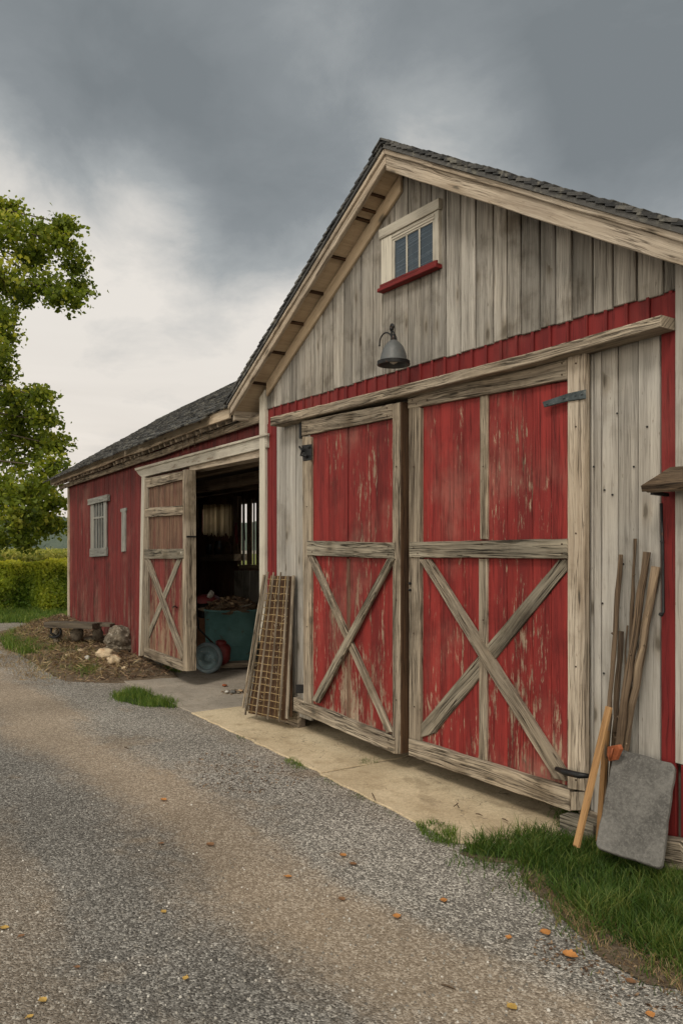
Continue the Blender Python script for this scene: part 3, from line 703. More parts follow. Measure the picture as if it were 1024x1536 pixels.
mb = MB(); bx(mb, pxs(877)-.0, pxs(888)-.0, .14, 2.86, -.040, .03, (0, 0, 1)); mb.build('door_post', M['timber'], barn)
# nails on boards
for px, py in ((934, 846), (918, 742), (903, 905), (950, 700), (906, 735), (890, 700), (945, 1000), (925, 620), (970, 640), (905, 1010)): mb = MB(); bolt(mb, GB.P(px, py, -.029), .006, .006); mb.build('nail', M['black'], barn)
# ================================================================== SHED
shed = thing('shed', SH.pt(AC/2, 0, 0), 'long low red plank shed with swaybacked shingle roof and wide open doorway', 'shed')
A = SH.ax; NN = SH.nn; S3 = lambda a, n, z: SH.pt(a, n, z)
def sb(mb, pts, n, t, grain=None, rough=.002, ch=.003, r=None):    # photo-measured board on the shed plane
    mb.prism([SH.P(px, py, n) for px, py in pts], NN*t, grain, ch, rough, r)
def sbox(mb, a0, a1, z0, z1, n, t, grain=None, rough=0, ch=.003, r=None):
    mb.prism([S3(a0, n, z0), S3(a1, n, z0), S3(a1, n, z1), S3(a0, n, z1)], NN*t, grain, ch, rough, r)
aj = sx_(212.5); EZL = SH.pix(90, 716, -.2)[1]; EZR = SH.pix(341, 614, -.2)[1]
AE = sx_(78, -.2)
ez = lambda a: EZL+(EZR-EZL)*(a-AE)/(sx_(341, -.2)-AE)       # top of the eave board
hz1 = SH.pix(300, 676, -.05)[1]
mb = MB(); a = AC
while a < aj-.01:
    a1 = min(a+random.choice((.12, .13, .14)), aj); sbox(mb, a+.002, a1-.002, .02, 2.95, -random.uniform(.0, .006), .022, (0, 0, 1)); a = a1
a = aj
while a < -.08:
    a1 = min(a+.14, -.07); sbox(mb, a+.002, a1-.002, 2.62, 2.98, -random.uniform(.0, .006), .022, (0, 0, 1)); a = a1
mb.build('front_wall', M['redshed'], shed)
mb = MB(); sbox(mb, AC-.02, AC+.075, .05, 2.9, -.028, .04, (0, 0, 1)); mb.build('corner_board', M['trim'], shed)
mb = MB()
n = .03
while n < 2.5:
    zt = 3.0+.55*min(n+.2, 4.2-n)-.04
    mb.prism([S3(AC, n, .02), S3(AC, n+.14, .02), S3(AC, n+.14, zt), S3(AC, n, zt)], A*.02, (0, 0, 1)); n += .143
mb.build('end_wall', M['redshed'], shed)
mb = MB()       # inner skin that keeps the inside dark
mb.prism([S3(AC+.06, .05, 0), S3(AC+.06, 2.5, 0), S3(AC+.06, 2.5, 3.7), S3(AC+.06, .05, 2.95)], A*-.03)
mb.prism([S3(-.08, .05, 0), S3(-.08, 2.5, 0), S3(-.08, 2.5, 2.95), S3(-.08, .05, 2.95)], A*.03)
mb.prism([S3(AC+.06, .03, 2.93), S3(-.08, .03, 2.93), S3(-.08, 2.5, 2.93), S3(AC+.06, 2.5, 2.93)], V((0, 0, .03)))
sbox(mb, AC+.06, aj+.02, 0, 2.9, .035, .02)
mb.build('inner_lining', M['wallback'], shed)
# header over the opening, with a moulded lower lip
mb = MB(); sb(mb, [(203, 704), (400, 651), (400, 671), (213, 716), (208, 712)], -.085, .07, rough=.001)
sb(mb, [(202, 702.5), (400, 649.5), (400, 653), (203, 706)], -.105, .03, rough=0)
mb.build('door_header', M['white'], shed)
mb = MB(); sb(mb, [(284, 698), (400, 672), (400, 684), (284, 707)], -.05, .16, rough=.001); mb.build('lintel', M['trim'], shed)
mb = MB(); sb(mb, [(212.3, 716), (217, 715), (216.5, 975), (209.5, 984), (208, 984)], -.09, .05, (0, 0, 1)); mb.build('door_jamb', M['white'], shed)
# eave
aR = sx_(347, -.2)
def eave(mb, n, t, zo, zb, a0, a1, rough=0, k=9):
    up, lo = [], []
    for i in range(k+1):
        a = a0+(a1-a0)*i/k; sag = mnoise.noise(V((a*.8, 3, 0)))*.018
        up.append(S3(a, n, ez(a)+zo+sag)); lo.append(S3(a, n, ez(a)+zb+sag+(mnoise.noise(V((a*3, 7, 1)))*rough)))
    mb.prism(up+lo[::-1], NN*t, A, .004, 0)
mb = MB(); eave(mb, -.225, .025, .012, -.10, AE, aR, .012); mb.build('fascia', M['trimeave'], shed)
mb = MB(); eave(mb, -.085, .03, -.12, -.20, AE+.15, -.10, .02); mb.build('lower_fascia', M['timber'], shed)
a = AE+.08
while a < aR-.02: 
    mb = MB(); l = random.uniform(-.02, .02); mb.beam(S3(a, -.17+l, ez(a)-.11), S3(a, .05, ez(a)-.03), .045, .05, ch=.004); a += .215; mb.build('rafter_tail', M['trim'], shed)
for i in range(46):
    mb = MB()
    a = random.uniform(AE+.1, -.1); L = random.uniform(.02, .10)*(1.6 if a > -3 else .8); z = ez(a)-.10; n = random.choice((-.185, -.10, -.15))
    p = S3(a, n, z-.02); mb.tube([p, p+V((random.uniform(-.01, .01), 0, -L*.6)), p+V((random.uniform(-.02, .02), 0, -L))], [.004, .003, .001], 4); mb.build('splinter', M['stickpale'], shed)
mb = MB(); p = S3(AE+.05, -.17, ez(AE)-.10); mb.tube([p, p-V((0, 0, .06)), p+A*.10-V((0, 0, .07))], .014, 6); mb.build('gutter_stub', M['black'], shed)
# roof with a sagging ridge
NR = 2.0
rk = sorted([(SH.pix(px, py, NR)) for px, py in ((205, 642), (225, 634), (255, 619), (290, 602), (320, 588), (355, 571))])
def ridge(a):
    if a <= rk[0][0]: return rk[0][1]
    for (a0, z0), (a1, z1) in zip(rk, rk[1:]):
        if a <= a1: return z0+(z1-z0)*(a-a0)/(a1-a0)
    return rk[-1][1]
A0 = AE
mb = MB(); ms_ = MB()
ncol = 14; a_end = -.4
for i in range(ncol):
    a, b = A0+(a_end-A0)*i/ncol, A0+(a_end-A0)*(i+1)/ncol
    for sgn, e in ((1, -.215), (-1, 2.75)):  # unseen rear slope cut short so sky light reaches the blind
        dz_ = (lambda t: ez(t)+.006) if sgn > 0 else (lambda t: ridge(t)-.045-.42)
        q = [S3(a, e, dz_(a)), S3(b, e, dz_(b)), S3(b, NR, ridge(b)-.045), S3(a, NR, ridge(a)-.045)]
        nn = (q[1]-q[0]).cross(q[3]-q[0]).normalized(); nn = nn if nn.z > 0 else -nn
        mb.prism([p+nn*.0 for p in q], -nn*.02, A)
        L = (q[1]-q[0]).length; dn = ((q[0]-q[3])+(q[1]-q[2])).normalized(); Sx = (q[0]-q[3]).length
        p3, p2 = q[3], q[2]
        shingles(ms_, lambda t, p3=p3, p2=p2, L=L: p3.lerp(p2, t/L)+V((0,0,.003)), A, dn, L, Sx+.03, nn, .145, .15, .013, .016, .0)
sro = mb.build('roof', M['shingle'], shed); ms_.build('shingles', M['shingle'], sro)
mb = MB(); a = A0-.02
while a < a_end:
    for sgn in (-1, 1):
        p = S3(a, NR, ridge(a)-.008+random.uniform(0, .01)); p2 = S3(a+.22, NR, ridge(a+.22)-.008); dn = (NN*sgn-V((0, 0, .5))).normalized()*.12
        mb.prism([p, p2, p2+dn, p+dn], V((0, 0, -.014)), A)
    a += .215
mb.build('ridge_cap', M['shingle'], sro)
mb = MB()
mb.prism([S3(A0-.01, -.22, ez(A0)-.10), S3(A0-.01, -.22, ez(A0)), S3(A0-.01, NR, ridge(A0)-.05), S3(A0-.01, NR, ridge(A0)-.16)], A*.03); 
mb.build('rake_board', M['timber'], shed)
# shed window
mb = MB(); n0 = -.03
sb(mb, [(131.5, 749), (160.5, 741.5), (160.5, 751), (131.5, 758)], n0-.035, .05); 
win2f = mb.build('window', M['greywin'], shed)
mb = MB(); sb(mb, [(134.5, 823), (159, 821), (159, 834), (134.5, 835.5)], n0-.02, .035); mb.build('sill', M['greywin'], win2f)
mb = MB(); sb(mb, [(136, 757), (140.5, 756), (140.5, 823), (136, 823.5)], n0-.01, .025, (0, 0, 1)); sb(mb, [(155.5, 752), (159, 751), (159, 822), (155.5, 822)], n0-.01, .025, (0, 0, 1))
for px in (144.5, 148.5, 152.3): sb(mb, [(px-.7, 755), (px+.7, 755), (px+.7, 822.5), (px-.7, 822.5)], n0-.004, .015, (0, 0, 1), 0)
sb(mb, [(140.5, 776), (155.5, 774), (155.5, 777), (140.5, 779)], n0-.007, .018, None, 0); mb.build('sash', M['greywin'], win2f)
mb = MB(); sb(mb, [(139, 756), (157, 752), (157, 822.5), (139, 823.5)], n0+.012, .004, None, 0, .0005); mb.build('pane', M['dglass'], win2f)
mb = MB(); sb(mb, [(137, 758), (158, 753), (158, 822), (137, 823)], n0+.017, .008, None, 0); mb.build('backing', M['greywin'], win2f)
# grey board nailed beside it
mb = MB(); sb(mb, [(180.5, 768), (180.5, 763.5), (188.5, 761.5), (188.5, 766), (187.6, 767), (187.4, 827), (182, 828), (182.4, 768)], -.03, .025, (0, 0, 1)); mb.build('wall_board', M['greywin'], shed)
# shed sliding door
mb = MB(); nf = -.16
for x0, x1 in ((217, 232), (232.5, 248), (248.5, 263), (263.5, 277)):
    sb(mb, [(x0, 836), (x1, 836), (x1, 975+(x0-217)*.38), (x0, 975+(x0-217)*.36)], nf+.03, .03, (0, 0, 1), 0)
ds = mb.build('sliding_door', M['redold'], shed)
mb = MB()
for k in range(11):
    x0 = 219+k*5.2; sb(mb, [(x0, 726-k*.9), (x0+5, 725-k*.9), (x0+5, 838), (x0, 838)], nf+.026-random.uniform(0, .005), .03, (0, 0, 1), 0)
mb.build('upper_panel', M['redbare'], ds)
mb = MB(); sb(mb, [(274, 705), (279, 704), (279.5, 1007), (274, 1006)], nf, .125, (0, 0, 1), .002)
mb.build('stile', M['timber'], ds)
mb = MB(); sb(mb, [(217, 719), (222.5, 718), (222, 976), (214, 984), (210, 984), (213, 900)], nf+.002, .03, (0, 0, 1)); mb.build('stile', M['timber'], ds)
for pts, m_ in (([(217, 718), (274, 706), (274, 719), (221, 732)], 'timber'), ([(218, 762), (274, 758), (274, 772), (218, 776)], 'timber'), ([(216, 824), (275, 823), (275, 838), (216, 838)], 'timberg'), ([(216, 971), (274, 992), (274, 1007), (216, 985)], 'timber')):
    mb = MB(); sb(mb, pts, nf-.006, .035); mb.build('rail', M[m_], ds)
mb = MB(); sb(mb, [(217, 840), (223, 839), (275, 978), (272, 990), (266, 975)], nf-.002, .024); mb.build('brace', M['timber'], ds)
mb = MB(); sb(mb, [(265, 839), (272, 839), (222, 962), (217, 974), (215.5, 962)], nf+.004+.014, .02); mb.build('brace', M['timberg'], ds)
mb = MB(); q = SH.P(279.6, 805, nf); mb.beam(q+A*.006, q+A*.006+NN*.12, .012, .02); mb.build('iron_strap', M['black'], ds)
mb = MB(); mb.tube([SH.P(259, 911, nf+.0), SH.P(263, 909, nf-.02), SH.P(266, 912, nf+.03)], .008, 6); mb.build('latch', M['black'], ds)
mb = MB(); bolt(mb, SH.P(272, 829, nf-.006), .014, .006); mb.build('bolt_head', M['white'], ds)
# inside: beams, partition, window ledge, planks
for n, z in ((.5, 2.70), (1.2, 2.62), (1.9, 2.66)): mb = MB(); mb.beam(S3(AC+.3, n, z), S3(-.1, n, z+.02), .12, .16, rough=.004); mb.build('ceiling_beam', M['inner'], shed)
ni = 2.55
mb = MB(); aL = sx_(270, ni); a = aL
o1 = [SH.pix(px, 800, ni+.01)[0] for px in (303, 350, 360, 398)]; zo = [SH.pix(330, py, ni)[1] for py in (799, 760)]; zo2 = SH.pix(380, 850, ni)[1]  # rear wall openings added so the sky backlights blind and planks
a = AC+.03
while a < -.15:
    b_ = a+.17; m_ = a+.085
    if o1[0] < m_ < o1[1]: sbox(mb, a, b_, .02, zo[0]+.02, ni, .02, (0, 0, 1)); sbox(mb, a, b_, zo[1]-.02, 3.72, ni, .02, (0, 0, 1))
    elif o1[2] < m_ < o1[3]: sbox(mb, a, b_, .02, zo2, ni, .02, (0, 0, 1)); sbox(mb, a, b_, zo[1], 3.72, ni, .02, (0, 0, 1))
    else: sbox(mb, a, b_, .02, 3.72, ni, .02, (0, 0, 1))
    a += .175
mb.build('rear_wall', M['redbare'], shed)
def si(mb, pts, n, t, grain=None): mb.prism([SH.P(px, py, n) for px, py in pts], NN*t, grain, .003, .003)
mb = MB(); si(mb, [(300, 832), (351, 831), (351, 841), (300, 842)], 2.28, .25); mb.build('shelf', M['inner'], shed)
mb = MB(); si(mb, [(349.5, 745), (356, 744), (356, 840), (349.5, 840)], 2.42, .08, (0, 0, 1)); mb.build('inner_post', M['inner'], shed)
for i, (x0, x1) in enumerate(((356, 361), (363.5, 366), (370, 377), (379.5, 381), (384, 389.5), (395, 401))): mb = MB(); si(mb, [(x0, 750), (x1, 748), (x1, 847), (x0, 847)], 2.44+.01*i, .02, (0, 0, 1)); mb.build('inner_plank', M['siding' if i % 2 else 'inner'], shed)
mb = MB(); si(mb, [(358, 847), (398, 847), (398, 853), (358, 853)], 2.38, .07); 
mb.build('inner_rail', M['inner'], shed)
mb = MB(); si(mb, [(351, 856), (374.5, 856), (374.5, 912), (351, 912)], 2.44, .02, (0, 0, 1)); mb.build('inner_panel', M['siding'], shed); mb = MB(); si(mb, [(375.5, 856), (400, 856), (400, 912), (375.5, 912)], 2.44, .02, (0, 0, 1)); mb.build('inner_panel', M['siding'], shed)
# reed blind
mb = MB()
for k in range(46):
    x0 = 305+k*.97; n = 2.40-random.uniform(0, .02); yb = 802+random.uniform(-3, 3)+(4 if k > 38 else 0)
    p, q = SH.P(x0+.4, 756.5+random.uniform(-.5, .5), n), SH.P(x0+.4, yb, n); mb.tube([p, q], .0088, 5)
blind = mb.build('reed_blind', M['straw']); tag(blind, 'pale reed blind hanging inside the dark shed above a shelf', 'blind')
# things on the shelf
for k, (px, py, r_, h_, mt, lab) in enumerate(((314, 832, .05, .20, 'black', 'tall dark jar at the left end of the shelf inside the shed'), (327, 832, .075, .26, 'black', 'wide dark canister in the middle of the shelf inside the shed'), (342, 832, .06, .23, 'darkwood', 'brown dark pot at the right end of the shelf inside the shed'))):
    o = SH.P(px, py, 2.34); mb = MB(); mb.lathe([(0, 0), (r_, 0), (r_*1.04, h_*.7), (r_*.7, h_*.85), (r_*.72, h_), (0, h_)], o, (0, 0, 1), 18)
    tag(mb.build('jar', M[mt]), lab, 'jar', 'jars on the shed shelf')
# hanging things on the inner wall
for k, (px, py, L_, r_, mt, lab) in enumerate(((296, 770, .55, .018, 'stickpale', 'pale wooden handle hanging at the left inside the shed'), (354, 800, .35, .03, 'redmetal', 'dark red rag hanging beside the reed blind'), (366, 790, .45, .012, 'slab', 'thin grey rod hanging before the inner planks'))):
    o = SH.P(px, py, 1.9); mb = MB(); mb.tube([o+V((0, 0, L_*.5)), o+V((.01, 0, .0)), o+V((.02, .01, -L_*.5))], [r_*.6, r_, r_*.8], 8, wob=.3); tag(mb.build('hanging_tool', M[mt]), lab, 'hanging tool')
# ---- teal tub
tc = gnd(349, 988, .02); tc.z = .011
tub = thing('metal_tub', tc, 'large teal metal tub full of dry litter just inside the shed doorway', 'tub')
mb = MB(); Rt = .40; Ht = .74
mb.lathe([(0, .03), (Rt*.93, .03), (Rt*.95, 0), (Rt*.97, .03), (Rt, Ht*.5), (Rt*1.02, Ht-.02), (Rt*1.06, Ht-.01), (Rt*1.06, Ht+.015), (Rt*1.0, Ht+.015), (Rt*.98, Ht-.05), (Rt*.9, .06), (0, .06)], tc, (0, 0, 1), 48)
mb.build('tub_body', M['teal'], tub)
mb = MB(); mb.lathe([(Rt*.99, Ht*.32), (Rt*1.015, Ht*.33), (Rt*1.0, Ht*.345)], tc, (0, 0, 1), 48); mb.build('hoop', M['teal'], tub)
def scatter_bits(c, R, n, hfun, size, mat, name, lab=None, cat=None, kind='stuff', group=None, flat=.4):
    th = rng.uniform(0, 2*np.pi, n); rr = R*np.sqrt(rng.uniform(0, 1, n)); x = c.x+rr*np.cos(th); y = c.y+rr*np.sin(th)
    z = c.z+np.array([hfun(q/R) for q in rr])*rng.uniform(.2, 1, n)
    return bits(np.stack([x, y, z], 1), size, mat, name, lab, cat, kind, group, flat)
def bits(P, size, mat, name, lab=None, cat=None, kind='stuff', group=None, flat=.4, aspect=.45, r0=None):
    n = len(P); d = rng.normal(size=(n, 3)); d[:, 2] *= flat; d /= np.linalg.norm(d, axis=1)[:, None]
    e = rng.normal(size=(n, 3)); e[:, 2] *= flat; s_ = np.cross(d, e); s_ = np.cross(s_, d); s_ /= np.linalg.norm(s_, axis=1)[:, None]+1e-9
    L = size*rng.uniform(.6, 1.3, n)[:, None]; W = L*aspect
    v = np.empty((n, 4, 3)); v[:, 0] = P-d*L*.5; v[:, 1] = P+s_*W*.5+d*L*.06; v[:, 2] = P+d*L*.5; v[:, 3] = P-s_*W*.5+d*L*.06
    nrm_ = np.cross(d, s_); v[:, 1] += nrm_*L*.1; v[:, 3] += nrm_*L*.1
    return npmesh(name, v.reshape(-1, 3), np.arange(n*4).reshape(n, 4), mat, rng.uniform(0, 1, n) if r0 is None else r0, label=lab, cat=cat, kind=kind, group=group)
mb = MB(); mb.rock(tc+V((-.02, 0, Ht-.03)), (Rt*.96, Ht and Rt*.96, .15), 4, .5, 3, 2.5); tag(mb.build('litter_heap', M['soil']), 'heap of soil and dry litter filling the teal tub', 'litter heap')
scatter_bits(tc+V((0, 0, Ht+.0)), Rt*1.02, 1400, lambda q: .17*(1-q*q)+.03, .07, M['litter'], 'dry_leaf_litter', 'brown dry leaf litter spilling over the rim of the teal tub', 'leaf litter')
mb = MB(); o = tc+RT*-.28+V((0, 0, Ht+.20))-FW*.05; mb.lathe([(.03, 0), (.055, .02), (.06, .07), (.05, .08), (.045, .03), (0, .02)], o, (-.4, -.7, .5), 20); tag(mb.build('broken_cup', M['ceramic']), 'chipped pale cup lying on the litter heap in the tub', 'cup')
mb = MB(); o = tc+RT*.22+V((0, 0, Ht+.05))-FW*.22; mb.lathe([(0, 0), (.05, .005), (.10, .03), (.105, .035), (.05, .015), (0, .01)], o, (-.1, -.2, 1), 24)
tag(mb.build('saucer', M['ceramic']), 'small white dish lying on the right of the litter heap', 'dish')
# ---- wheeled hand cart
wc = gnd(312, 1010, .011); wc.z = .011; RW = .205
cart = thing('hand_cart', wc, 'small red hand cart showing one blue-grey wheel inside the shed doorway', 'hand cart')
wax = (-FW*.96+RT*-.28).normalized(); oc = wc+V((0, 0, RW))
prof = [(RW*.72, -.035), (RW*.93, -.04), (RW, -.02), (RW, .02), (RW*.93, .04), (RW*.80, .042), (RW*.72, .02)]
mb = MB(); mb.lathe(prof, oc, wax, 40, closed=True); wh = mb.build('wheel', M['tyre'], cart)
mb = MB(); mb.lathe([(RW*.74, .018), (RW*.70, .030), (RW*.66, .018), (RW*.3, .011), (RW*.26, .04), (RW*.10, .045), (0, .045)], oc, wax, 40); mb.lathe([(0, -.03), (RW*.73, -.02)], oc, wax, 40); mb.build('hub', M['wheelface'], wh)
mb = MB()
u_ = V((0, 0, 1)); v_ = wax.cross(u_).normalized()
for k in range(9):
    an = k*2.4+.3; r_ = RW*(.18+.05*k); p = oc+wax*.03+(u_*math.cos(an)+v_*math.sin(an))*r_*.9; mb.tube([p, p+(u_*random.uniform(-.03, .03)+v_*random.uniform(-.03, .03))], .0035, 5)
mb.build('wheel_bolts', M['ceramic'], wh)
mb = MB(); bc = oc+FW*.20+RT*.14+V((0, 0, .03)); mb.rock(bc, (.13, .15, .14), 3, .25, 5); mb.lathe([(0, 0), (.07, 0), (.075, .09), (.05, .11), (0, .11)], bc+V((0, 0, .07)), (.1, 0, 1), 16); mb.build('engine_cover', M['redmetal'], cart)
mb = MB(); mb.tube([oc, oc+FW*.2+RT*.05, bc+FW*.1], .015, 8); mb.tube([bc+FW*.1, bc+FW*.3+V((0, 0, .3))+RT*-.35, bc+FW*.35+V((0, 0, .75))+RT*-.4], .014, 8); mb.build('cart_frame', M['black'], cart)
# brown carton, red cloth, planks at the foot of the tub
c = gnd(297, 985, .02); c = c+FW*.9; c.z = .011
mb = MB()
mb.beam(c+V((0, 0, .0)), c+V((0, 0, .52)), .30, .34, -FW, .004, 0); tag(mb.build('carton', M['brownbox']), 'brown carton standing in the dark beside the teal tub', 'carton')
mb = MB(); mb.beam(c+V((0, 0, .521)), c+V((0, 0, .86)), .24, .26, -FW+RT*.2, .01); tag(mb.build('dark_crate', M['black']), 'black crate stacked on the brown carton inside the shed', 'crate')
mb = MB(); cc = c+V((0, 0, .865))-FW*.10
P_ = []
for i in range(9):
    for j in range(9):
        uu, vv2 = (i/8-.5)*.42, (j/8-.5)*.40; z = .02+.02*mnoise.noise(V((uu*9, vv2*9, 2)))-max(0, abs(uu)-.13)*1.1-max(0, -vv2-.11)*1.3
        P_.append(cc+RT*uu+FW*vv2+V((0, 0, z)))
b0 = 0; mb.v = P_
for i in range(8):
    for j in range(8): mb.face([i*9+j, (i+1)*9+j, (i+1)*9+j+1, i*9+j+1], [(0, 0)]*4, .5, True)
tag(mb.build('red_cloth', M['redmetal']), 'crumpled red cloth draped over the black crate inside the shed', 'cloth')
mb = MB(); c = gnd(350, 1003, .02); mb.beam(c+RT*-.22+V((0, 0, .05)), c+RT*.32+FW*.1+V((0, 0, .06)), .22, .06, rough=.006); tag(mb.build('timber_offcut', M['timber']), 'short thick plank lying in front of the teal tub', 'plank')

# ================================================================== WALL LAMP
lc = GB.P(590, 548, -.25); lamp = thing('barn_lamp', V((lc.x, -.04, lc.z)), 'dark grey dome barn lamp on a curled black arm below the gable window', 'wall lamp')
R_ = .110; Hh = .185
mb = MB(); mb.lathe([(.018, Hh), (.028, Hh-.004), (.048, Hh-.022), (.072, Hh*.72), (.090, Hh*.48), (.099, Hh*.22), (R_*.93, .034), (R_*1.08, .026), (R_*1.08, .004), (R_*1.03, 0), (R_*.97, .004), (R_*.88, .03), (.088, Hh*.4), (.05, Hh*.8), (0, Hh*.9)], lc, (0, 0, 1), 40); mb.build('lamp_shade', M['lamp'], lamp)
mb = MB(); mb.lathe([(R_*1.09, .001), (R_*1.10, .006), (R_*1.085, .024), (R_*1.095, .028)], lc, (0, 0, 1), 40); mb.build('rim', M['black'], lamp)
mb = MB(); mb.lathe([(0, .09), (.025, .085), (.034, .05), (.028, .02), (0, .006)], lc, (0, 0, 1), 20); mb.build('bulb', M['lampin'], lamp)
mb = MB(); topc = lc+V((0, 0, Hh)); fl = GB.P(569.5, 519, -.034)
hk = GB.P(587, 497, -.14)
pts = []
lp_ = lambda px, py, y_=-.24: GB.P(px, py, y_)
ctrl = [lp_(569, 517), lp_(570, 509), lp_(574, 501.5), lp_(580, 499), lp_(585, 502), lp_(588, 509)]
for i in range(len(ctrl)-1):
    p0 = ctrl[max(i-1, 0)]; p1 = ctrl[i]; p2 = ctrl[i+1]; p3 = ctrl[min(i+2, len(ctrl)-1)]
    for t in (0, .25, .5, .75): pts.append(.5*((2*p1)+(p2-p0)*t+(2*p0-5*p1+4*p2-p3)*t*t+(-p0+3*p1-3*p2+p3)*t**3))
mb.tube(pts, .0055, 8); mb.lathe([(0, 0), (.007, .004), (.007, .016), (0, .02)], lp_(569, 520), (0, 0, 1), 8)
mb.build('arm', M['black'], lamp)
mb = MB(); mb.lathe([(.016, 0), (.022, .01), (.016, .03), (.010, .045), (0, .05)], topc-V((0,0,.004)), (0, 0, 1), 16)
w0 = GB.P(588, 490, -.036)
wk = lp_(587, 494)
mb.tube([w0, w0.lerp(wk, .5)+V((0, 0, .01)), wk, lp_(590.5, 500), lp_(594, 507), lp_(594.5, 513), lp_(592, 516)], .0062, 7); mb.lathe([(0, 0), (.024, 0), (.024, .008), (.008, .012)], w0, (0, -1, 0), 16)
mb.tube([wk, lp_(586.5, 500), lp_(589.5, 508)], .008, 7)
mb.lathe([(0, 0), (.012, .0), (.016, .015), (.008, .03), (0, .03)], wk-V((0, 0, .01)), (0, 0, 1), 12); mb.tube([V((topc.x-.028, topc.y, topc.z+.055)), V((topc.x-.032, topc.y, topc.z+.01)), V((topc.x-.02, topc.y, topc.z-.01))], .004, 6)
mb.build('bracket', M['black'], lamp)

# ================================================================== RIGHT HAND THINGS
def lean(name, pts, rad, mat, lab, cat, group=None, seg=8, bends=7, wig=.005):
    rad = (rad[0]*1.1, rad[1]*1.1); a, b = pts; L = (b-a).length; P_ = []; rr = []
    for i in range(bends*2+1):
        t = i/(bends*2); P_.append(a.lerp(b, t)+V((random.uniform(-wig, wig), random.uniform(-wig, wig)*.5, 0))); rr.append(rad[0]+(rad[1]-rad[0])*t+random.uniform(-.002, .002)*(rad[0]/.015))
    mb = MB(); mb.tube(P_, rr, seg, wob=.24)
    if rad[0] > .012:
        for k in range(3):
            i = random.randint(2, bends*2-1); q = P_[i]; d = V((random.uniform(-1, 1), -.6, .5)).normalized(); mb.tube([q, q+d*(rr[i]+.012)], [.008, .005], 5)
    return tag(mb.build(name, mat), lab, cat, group)
gp = 'old poles leaning on the barn wall'
def pole(px0, py0, px1, y0, ytop, r0, r1, mat, lab, kind='pole', cat='pole'):
    base_y = None
    b = GB.P(px1[0], px1[1], y0); t = GB.P(px0, py0, ytop); lean(kind, (b, t), (r0, r1), mat, lab, cat, gp)
pole(930, 832, (900, 1262), -.24, -.055, .016, .012, M['stick'], 'slim brown pole with a bare top, leftmost of the leaning poles')
pole(931, 947, (912, 1255), -.20, -.07, .016, .013, M['stick'], 'short dark pole standing between the two longest leftmost poles', )
pole(970, 828, (905, 1265), -.22, -.07, .020, .019, M['stick'], 'thick dark brown pole with two stub branches at its head')
pole(983, 850, (912, 1262), -.15, -.06, .018, .022, M['stickpale'], 'pale split pole, rightmost and thickest at its frayed top')
pole(951, 808, (935, 1200), -.12, -.045, .012, .008, M['stick'], 'thin red-brown stick whose tip stands highest behind the poles')
pole(939, 938, (925, 1220), -.13, -.05, .007, .004, M['stick'], 'thin twig standing in the middle of the pole bundle', 'twig', 'twig')
mb = MB(); h1 = GB.P(975, 830, -.08)
# yellow handles
mb = MB(); b_, t_ = GB.P(863, 1270, -.47), GB.P(912, 1060, -.27)
mb.beam(b_, t_, .034, .026, (0, -1, .2), .008); tl = thing('tool_handle', b_, 'orange wooden tool handle leaning in front of the pole bundle', 'tool handle'); mb.build('shaft', M['handle'], tl)
mb = MB(); b_, t_ = GB.P(897, 1262, -.25), GB.P(908, 1095, -.19); mb.beam(b_, t_, .030, .024, (0, -1, .2), .006); tag(mb.build('stake', M['handle']), 'short tan wooden stake between the orange handle and the grey slab', 'stake')
# orange blade
mb = MB(); P_ = [GB.P(px, py, -.25) for px, py in ((910, 1120), (926, 1117), (929, 1124), (922, 1140), (912, 1142), (909, 1132))]; mb.prism(P_, (.006, .02, 0), None, .003, .003)
mb.tube([GB.P(918, 1122, -.26), GB.P(914, 1139, -.262)], .006, 5)
tag(mb.build('rusty_blade', M['orange']), 'small rusty orange tool head tucked beside the top of the grey slab', 'tool head')
# grey slab
mb = MB(); C4 = [(921, 1121, -.16), (1013, 1147, -.085), (987, 1300, -.40), (893, 1272, -.44)]
P4 = [GB.P(*c) for c in C4]
r8 = []
for i in range(4):
    p, q, s_ = P4[i], P4[i-1], P4[(i+1) % 4]; a, b = (q-p).normalized()*.022, (s_-p).normalized()*.022
    for t in (0, .3, .6, 1): r8.append((p+a)*(1-t)**2+(p+a*.25+b*.25)*2*t*(1-t)+(p+b)*t*t)
nn_ = (P4[1]-P4[0]).cross(P4[3]-P4[0]).normalized(); nn_ = nn_ if nn_.y > 0 else -nn_
# flatten onto one plane
o_ = sum(P4, V((0,0,0)))/4; r8 = [p-nn_*((p-o_).dot(nn_)) for p in r8]
mb.prism(r8, nn_*.035, None, .005, .006, step=.05); tag(mb.build('stone_slab', M['slab']), 'big grey stone slab leaning against the wall in the grass', 'stone slab')
# weathered hood on the wall and the iron rod
hood = thing('wall_hood', GB.P(990, 740, -.05), 'small weathered wooden hood projecting from the wall at the right edge', 'wooden hood')
mb = MB(); yb, yt = -.05, -.24
x0, x1 = pxs(1000), XR+.2
L0, L1 = GB.P(960, 738, yt), GB.P(978, 722, -.07)
zl, zh = L0.z, L1.z+.02
prof = [(L0.x, yt, zl+.03), (L0.x, yt, zl), (L0.x+.62, yt, zl-.02), (L0.x+.62, yt, zl+.03)]
mb.prism([V((L0.x, yt, zl+.035)), V((L0.x+.62, yt, zl+.03)), V((L0.x+.62, -.064, zl+.135)), V((L0.x+.05, -.064, zl+.135))], (0, .012, -.034), (1, 0, 0), .004, .004)
mb.build('hood_board', M['stick'], hood)
mb = MB(); mb.prism([V((L0.x+.02, yt+.02, zl-.004)), V((L0.x+.60, yt+.02, zl-.01)), V((L0.x+.60, -.064, zl+.01)), V((L0.x+.04, -.064, zl+.01))], (0, 0, .03), (1, 0, 0), .004, .003)
mb.build('hood_underside', M['bench'], hood)
